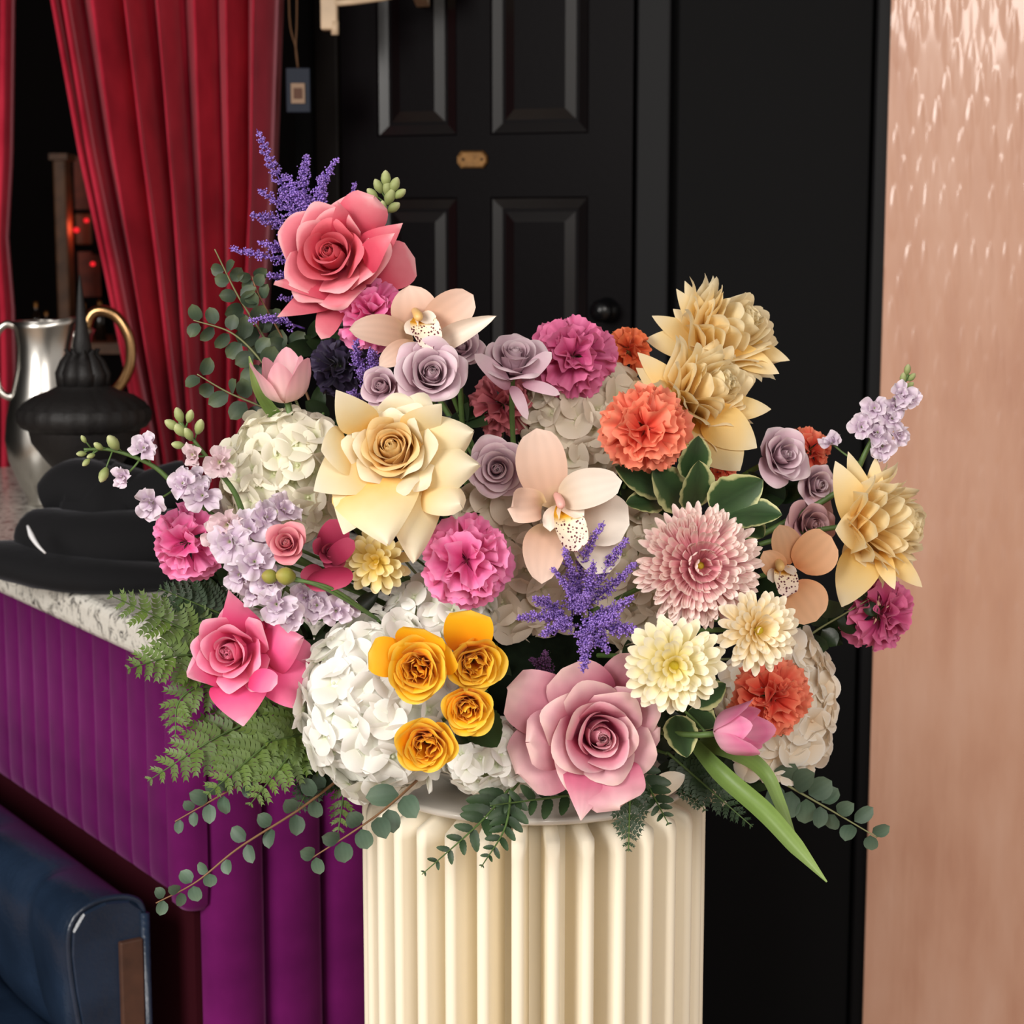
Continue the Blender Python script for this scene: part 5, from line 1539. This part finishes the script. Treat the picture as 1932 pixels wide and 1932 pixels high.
# ------------------------------------------------------------------ stock
stock('green and lilac stock stem arching out to the far left', [(440, 1000, 1.51), (350, 935, 1.505), (290, 880, 1.50), (215, 850, 1.495), (158, 848, 1.49)],
      [(272, 845, 24, 1.49), (232, 900, 19, 1.485), (285, 948, 28, 1.485), (345, 912, 26, 1.49), (382, 935, 30, 1.49), (372, 905, 22, 1.495)],
      [(158, 829, 7), (154, 856, 8), (163, 872, 8), (186, 842, 9), (214, 836, 15), (196, 895, 13), (172, 860, 7)], P_STOCK, P_BUDG, 701)
stock('green budded stock stem leaning left of the creamy hydrangea', [(464, 985, 1.49), (440, 925, 1.485), (392, 865, 1.48), (338, 795, 1.475)],
      [(364, 858, 20, 1.47), (415, 872, 27, 1.47), (430, 990, 30, 1.46), (405, 1010, 24, 1.47)],
      [(338, 784, 13), (358, 786, 11), (325, 802, 13), (340, 812, 14), (376, 806, 13), (337, 840, 11), (356, 820, 12)], P_STOCKP, P_BUDG, 703)
stock('lilac stock packed with blossom between the left carnation and the hot pink rose', [(600, 1150, 1.49), (540, 1110, 1.48), (470, 1060, 1.47), (430, 1005, 1.465)],
      [(434, 1022, 36, 1.455), (470, 1000, 32, 1.46), (502, 976, 28, 1.465), (535, 962, 30, 1.465), (480, 1060, 34, 1.45), (452, 1084, 28, 1.455), (505, 1098, 30, 1.45), (478, 1118, 24, 1.455), (522, 1140, 32, 1.445), (545, 1160, 26, 1.45),
       (500, 1040, 26, 1.46), (520, 1010, 24, 1.465)], [], P_STOCK, P_BUDG, 705)
stock('short lilac stock lying right of the hot pink rose', [(720, 1180, 1.50), (660, 1150, 1.485), (600, 1130, 1.475)], [(598, 1142, 30, 1.46), (634, 1152, 27, 1.46), (658, 1150, 20, 1.465), (575, 1128, 24, 1.465), (620, 1128, 22, 1.47)], [], P_STOCK, P_BUDG, 707)
stock('lilac stock stem rising against the pink wall at the far right', [(1612, 900, 1.56), (1640, 840, 1.56), (1675, 780, 1.56), (1714, 706, 1.56)],
      [(1626, 806, 22, 1.55), (1655, 816, 27, 1.55), (1650, 770, 22, 1.55), (1682, 790, 24, 1.55), (1690, 766, 20, 1.55), (1702, 745, 22, 1.55), (1718, 752, 17, 1.55), (1664, 842, 25, 1.55), (1696, 822, 18, 1.55), (1568, 836, 20, 1.57)],
      [(1712, 698, 9), (1720, 712, 8), (1704, 714, 9), (1716, 728, 8)], P_STOCK, P_BUDG, 709)
stock('green bud tip of a stock stem standing beside the coral rose', [(690, 500, 1.60), (712, 440, 1.595), (732, 368, 1.59)], [], [(714, 352, 12), (744, 350, 13), (728, 338, 13), (754, 366, 11), (703, 366, 11), (735, 372, 14), (742, 392, 12), (722, 392, 11), (730, 356, 12)], P_STOCK, P_BUDG, 711)
# olive buds on long stalks
r = thing('rose_bud_spray', 'pair of olive green buds on long stalks over the lilac stock', 'bud spray', at(712, 1168, 1.47))
for x, y, rr in ((510, 1088, 15), (540, 1087, 18)):
    c = at(x, y, 1.435)
    bud(r, c, rr * px2m(1.435), P_BUDY, (-.8, -.4, .2), 1.1)
    V, Fc = tube(w2l(r, catmull([at(x + rr * .8, y + 3, 1.437), at(620, 1108 + (x - 510) * .2, 1.44), at(712, 1168, 1.47)], 14)), .0014, 6); obj('stalk', V, Fc, STEM, r)
stem(r, .0014, start=at(712, 1168, 1.47), bend=.1)

# ------------------------------------------------------------------ greenery
eucalyptus('eucalyptus sprig at the upper left with small leaves against the curtain', [(560, 760, 1.62), (500, 640, 1.62), (450, 560, 1.61), (405, 470, 1.60)], None, L_EUCD, TWIGG, 801, size=44, pairs=9, group='eucalyptus on the left')
eucalyptus('eucalyptus sprig pointing left beside the pink tulip', [(560, 780, 1.61), (500, 690, 1.60), (440, 630, 1.595), (365, 604, 1.59)], None, L_EUCD, TWIGG, 803, size=46, pairs=7, group='eucalyptus on the left')
eucalyptus('eucalyptus sprig low on the left under the pink tulip leaf', [(560, 800, 1.60), (500, 770, 1.59), (430, 740, 1.585), (372, 706, 1.58)], None, L_EUCD, TWIGG, 805, size=44, pairs=6, group='eucalyptus on the left')
eucalyptus('thin eucalyptus sprig rising close behind the coral rose on its left', [(585, 760, 1.62), (545, 660, 1.62), (490, 560, 1.61), (475, 520, 1.61)], None, L_EUCD, TWIG, 807, size=38, pairs=6, group='eucalyptus on the left')
eucalyptus('long trailing eucalyptus sprig hanging down left across the purple velvet', [(640, 1470, 1.52), (560, 1530, 1.49), (450, 1600, 1.46), (370, 1664, 1.45), (294, 1704, 1.44)], None, L_EUC, TWIG, 809, size=40, pairs=10, t0=.05)
eucalyptus('short trailing eucalyptus sprig below the fern at the lower left', [(530, 1440, 1.54), (470, 1470, 1.50), (400, 1510, 1.48), (330, 1550, 1.47)], None, L_EUC, TWIG, 811, size=42, pairs=6, t0=.3)
eucalyptus('trailing eucalyptus sprig crossing the left edge of the pedestal', [(800, 1460, 1.46), (740, 1515, 1.42), (680, 1560, 1.40), (580, 1624, 1.39)], None, L_EUC, TWIG, 813, size=50, pairs=6, t0=.2)
eucalyptus('eucalyptus sprig reaching right towards the pink wall at the lower right', [(1430, 1450, 1.53), (1500, 1490, 1.51), (1570, 1530, 1.50), (1655, 1580, 1.49)], None, L_EUC, TWIGG, 815, size=48, pairs=7, t0=.15)
eucalyptus('short eucalyptus sprig under the right butter rose', [(1490, 1230, 1.55), (1540, 1190, 1.55), (1590, 1160, 1.54), (1640, 1130, 1.54)], None, L_DARK, TWIGG, 817, size=50, pairs=5)

FG = 'green fern fronds on the left'
fern('fern frond pointing up left over the granite edge, topmost on the left', (440, 1230, 1.55), (205, 1122, 1.50), L_FERN, 901, wpx=89, n=10, lobes=6)
fern('fern frond reaching left under the topmost frond', (450, 1240, 1.55), (240, 1262, 1.49), L_FERN, 903, wpx=93, n=9, lobes=6, bend=(-8, -14))
fern('fern frond curling round beside the purple velvet under the hot pink rose', (450, 1260, 1.54), (330, 1390, 1.50), L_FERN, 905, wpx=67, n=9, lobes=6, bend=(-46, -10))
fern('fern frond hanging down left to a slender tip over the velvet', (560, 1330, 1.55), (278, 1474, 1.48), L_FERN, 907, wpx=106, n=12, lobes=6, bend=(0, -16))
fern('broad fern frond below the hot pink rose', (580, 1340, 1.54), (390, 1500, 1.46), L_FERN, 909, wpx=101, n=11, lobes=6)
fern('fern frond drooping straight down at the lower left', (600, 1360, 1.54), (470, 1520, 1.46), L_FERN, 911, wpx=82, n=10, lobes=6)
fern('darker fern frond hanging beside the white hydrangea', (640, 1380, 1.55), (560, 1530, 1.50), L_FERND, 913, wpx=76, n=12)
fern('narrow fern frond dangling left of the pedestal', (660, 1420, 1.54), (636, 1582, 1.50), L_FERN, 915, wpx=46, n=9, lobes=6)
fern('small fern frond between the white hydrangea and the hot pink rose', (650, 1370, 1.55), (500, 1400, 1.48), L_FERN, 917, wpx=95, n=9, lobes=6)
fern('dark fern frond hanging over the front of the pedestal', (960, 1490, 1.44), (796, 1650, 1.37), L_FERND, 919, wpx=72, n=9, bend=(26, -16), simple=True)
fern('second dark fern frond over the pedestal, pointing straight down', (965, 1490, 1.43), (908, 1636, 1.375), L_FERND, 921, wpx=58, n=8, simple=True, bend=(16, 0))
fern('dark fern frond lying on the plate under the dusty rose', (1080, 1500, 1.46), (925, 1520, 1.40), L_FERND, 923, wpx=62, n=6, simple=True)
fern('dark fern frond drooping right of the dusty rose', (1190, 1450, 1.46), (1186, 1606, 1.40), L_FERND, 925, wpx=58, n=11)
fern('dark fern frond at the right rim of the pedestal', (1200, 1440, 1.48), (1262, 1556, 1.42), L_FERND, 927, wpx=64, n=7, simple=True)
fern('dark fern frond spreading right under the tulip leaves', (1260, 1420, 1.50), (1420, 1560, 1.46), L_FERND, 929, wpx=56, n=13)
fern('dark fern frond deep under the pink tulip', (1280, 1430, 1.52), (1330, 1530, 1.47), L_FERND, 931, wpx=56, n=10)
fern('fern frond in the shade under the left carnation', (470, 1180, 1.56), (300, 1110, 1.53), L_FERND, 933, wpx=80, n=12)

leafy('variegated pittosporum sprig under the coral carnation', (1300, 960, 1.53), (1330, 880, 1.50), [
    ((1300, 905, 1.51), (1318, 822, 1.50), 62), ((1305, 960, 1.51), (1318, 868, 1.485), 70), ((1290, 960, 1.52), (1232, 880, 1.50), 74), ((1260, 930, 1.53), (1160, 880, 1.51), 60),
    ((1340, 960, 1.50), (1440, 905, 1.475), 84), ((1370, 975, 1.49), (1476, 972, 1.46), 66), ((1400, 985, 1.50), (1440, 1015, 1.48), 50), ((1250, 950, 1.53), (1180, 950, 1.51), 50)], L_VAR, 1001, teeth=5, nv=18)
leafy('variegated leaf sprig between the left cream chrysanthemum and the tulip', (1290, 1340, 1.47), (1330, 1380, 1.44), [((1275, 1350, 1.46), (1296, 1430, 1.43), 62), ((1310, 1330, 1.47), (1370, 1290, 1.45), 50), ((1300, 1340, 1.48), (1350, 1372, 1.45), 56)], L_VAR, 1003, teeth=5, nv=18)
leafy('dark toothed rose leaf under the smallest golden rose', (900, 1345, 1.44), (930, 1380, 1.42), [((885, 1340, 1.43), (938, 1410, 1.405), 76), ((900, 1350, 1.43), (862, 1404, 1.41), 50)], L_DARK, 1005, teeth=9, nv=24)
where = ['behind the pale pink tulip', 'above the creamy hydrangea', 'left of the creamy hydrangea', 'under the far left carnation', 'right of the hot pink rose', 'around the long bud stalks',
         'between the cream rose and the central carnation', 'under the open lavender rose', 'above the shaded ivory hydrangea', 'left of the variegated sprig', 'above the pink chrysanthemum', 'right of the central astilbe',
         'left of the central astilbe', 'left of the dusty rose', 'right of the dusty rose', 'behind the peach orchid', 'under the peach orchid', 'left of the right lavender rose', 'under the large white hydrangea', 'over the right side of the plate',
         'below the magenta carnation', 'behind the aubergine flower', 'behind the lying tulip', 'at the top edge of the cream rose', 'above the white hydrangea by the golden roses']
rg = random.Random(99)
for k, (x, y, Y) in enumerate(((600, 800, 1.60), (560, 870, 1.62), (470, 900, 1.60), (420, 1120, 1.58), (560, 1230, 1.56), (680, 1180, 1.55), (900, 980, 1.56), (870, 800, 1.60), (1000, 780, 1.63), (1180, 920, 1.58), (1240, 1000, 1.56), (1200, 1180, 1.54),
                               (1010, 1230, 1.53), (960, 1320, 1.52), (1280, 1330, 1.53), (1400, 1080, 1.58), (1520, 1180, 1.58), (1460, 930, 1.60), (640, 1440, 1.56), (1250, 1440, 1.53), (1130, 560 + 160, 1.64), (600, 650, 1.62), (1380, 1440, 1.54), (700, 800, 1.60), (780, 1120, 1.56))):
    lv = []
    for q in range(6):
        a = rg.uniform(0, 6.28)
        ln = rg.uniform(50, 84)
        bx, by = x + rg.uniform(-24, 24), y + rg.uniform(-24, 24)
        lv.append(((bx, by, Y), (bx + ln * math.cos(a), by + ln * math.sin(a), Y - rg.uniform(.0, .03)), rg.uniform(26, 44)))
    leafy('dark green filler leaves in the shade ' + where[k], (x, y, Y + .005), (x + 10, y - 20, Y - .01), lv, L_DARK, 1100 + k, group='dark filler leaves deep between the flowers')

# loose petals on the rim of the pedestal
for lab, b, t, w in (('blush rose petal lying on the right rim of the pedestal', (1225, 1500, 1.46), (1292, 1462, 1.48), 44), ('pale pointed petal poking out past the right edge of the pedestal', (1322, 1492, 1.52), (1376, 1524, 1.50), 26)):
    r = thing('loose_petal', lab, 'petal', at(*b))
    px_blade(r, 'blade', P_PEACHW, b, t, w, (0, -1, .6), arch=.1, cup=.15, prof=(.5, .8), nu=7, nv=10)
    px_blade(r, 'petal_base', P_PEACHW, (b[0] - 10, b[1] + 3, b[2] + .004), (b[0] + 8, b[1] - 2, b[2]), w * .4, (0, -1, .6), arch=.1, cup=.1, prof=(.5, .5), nu=5, nv=6)
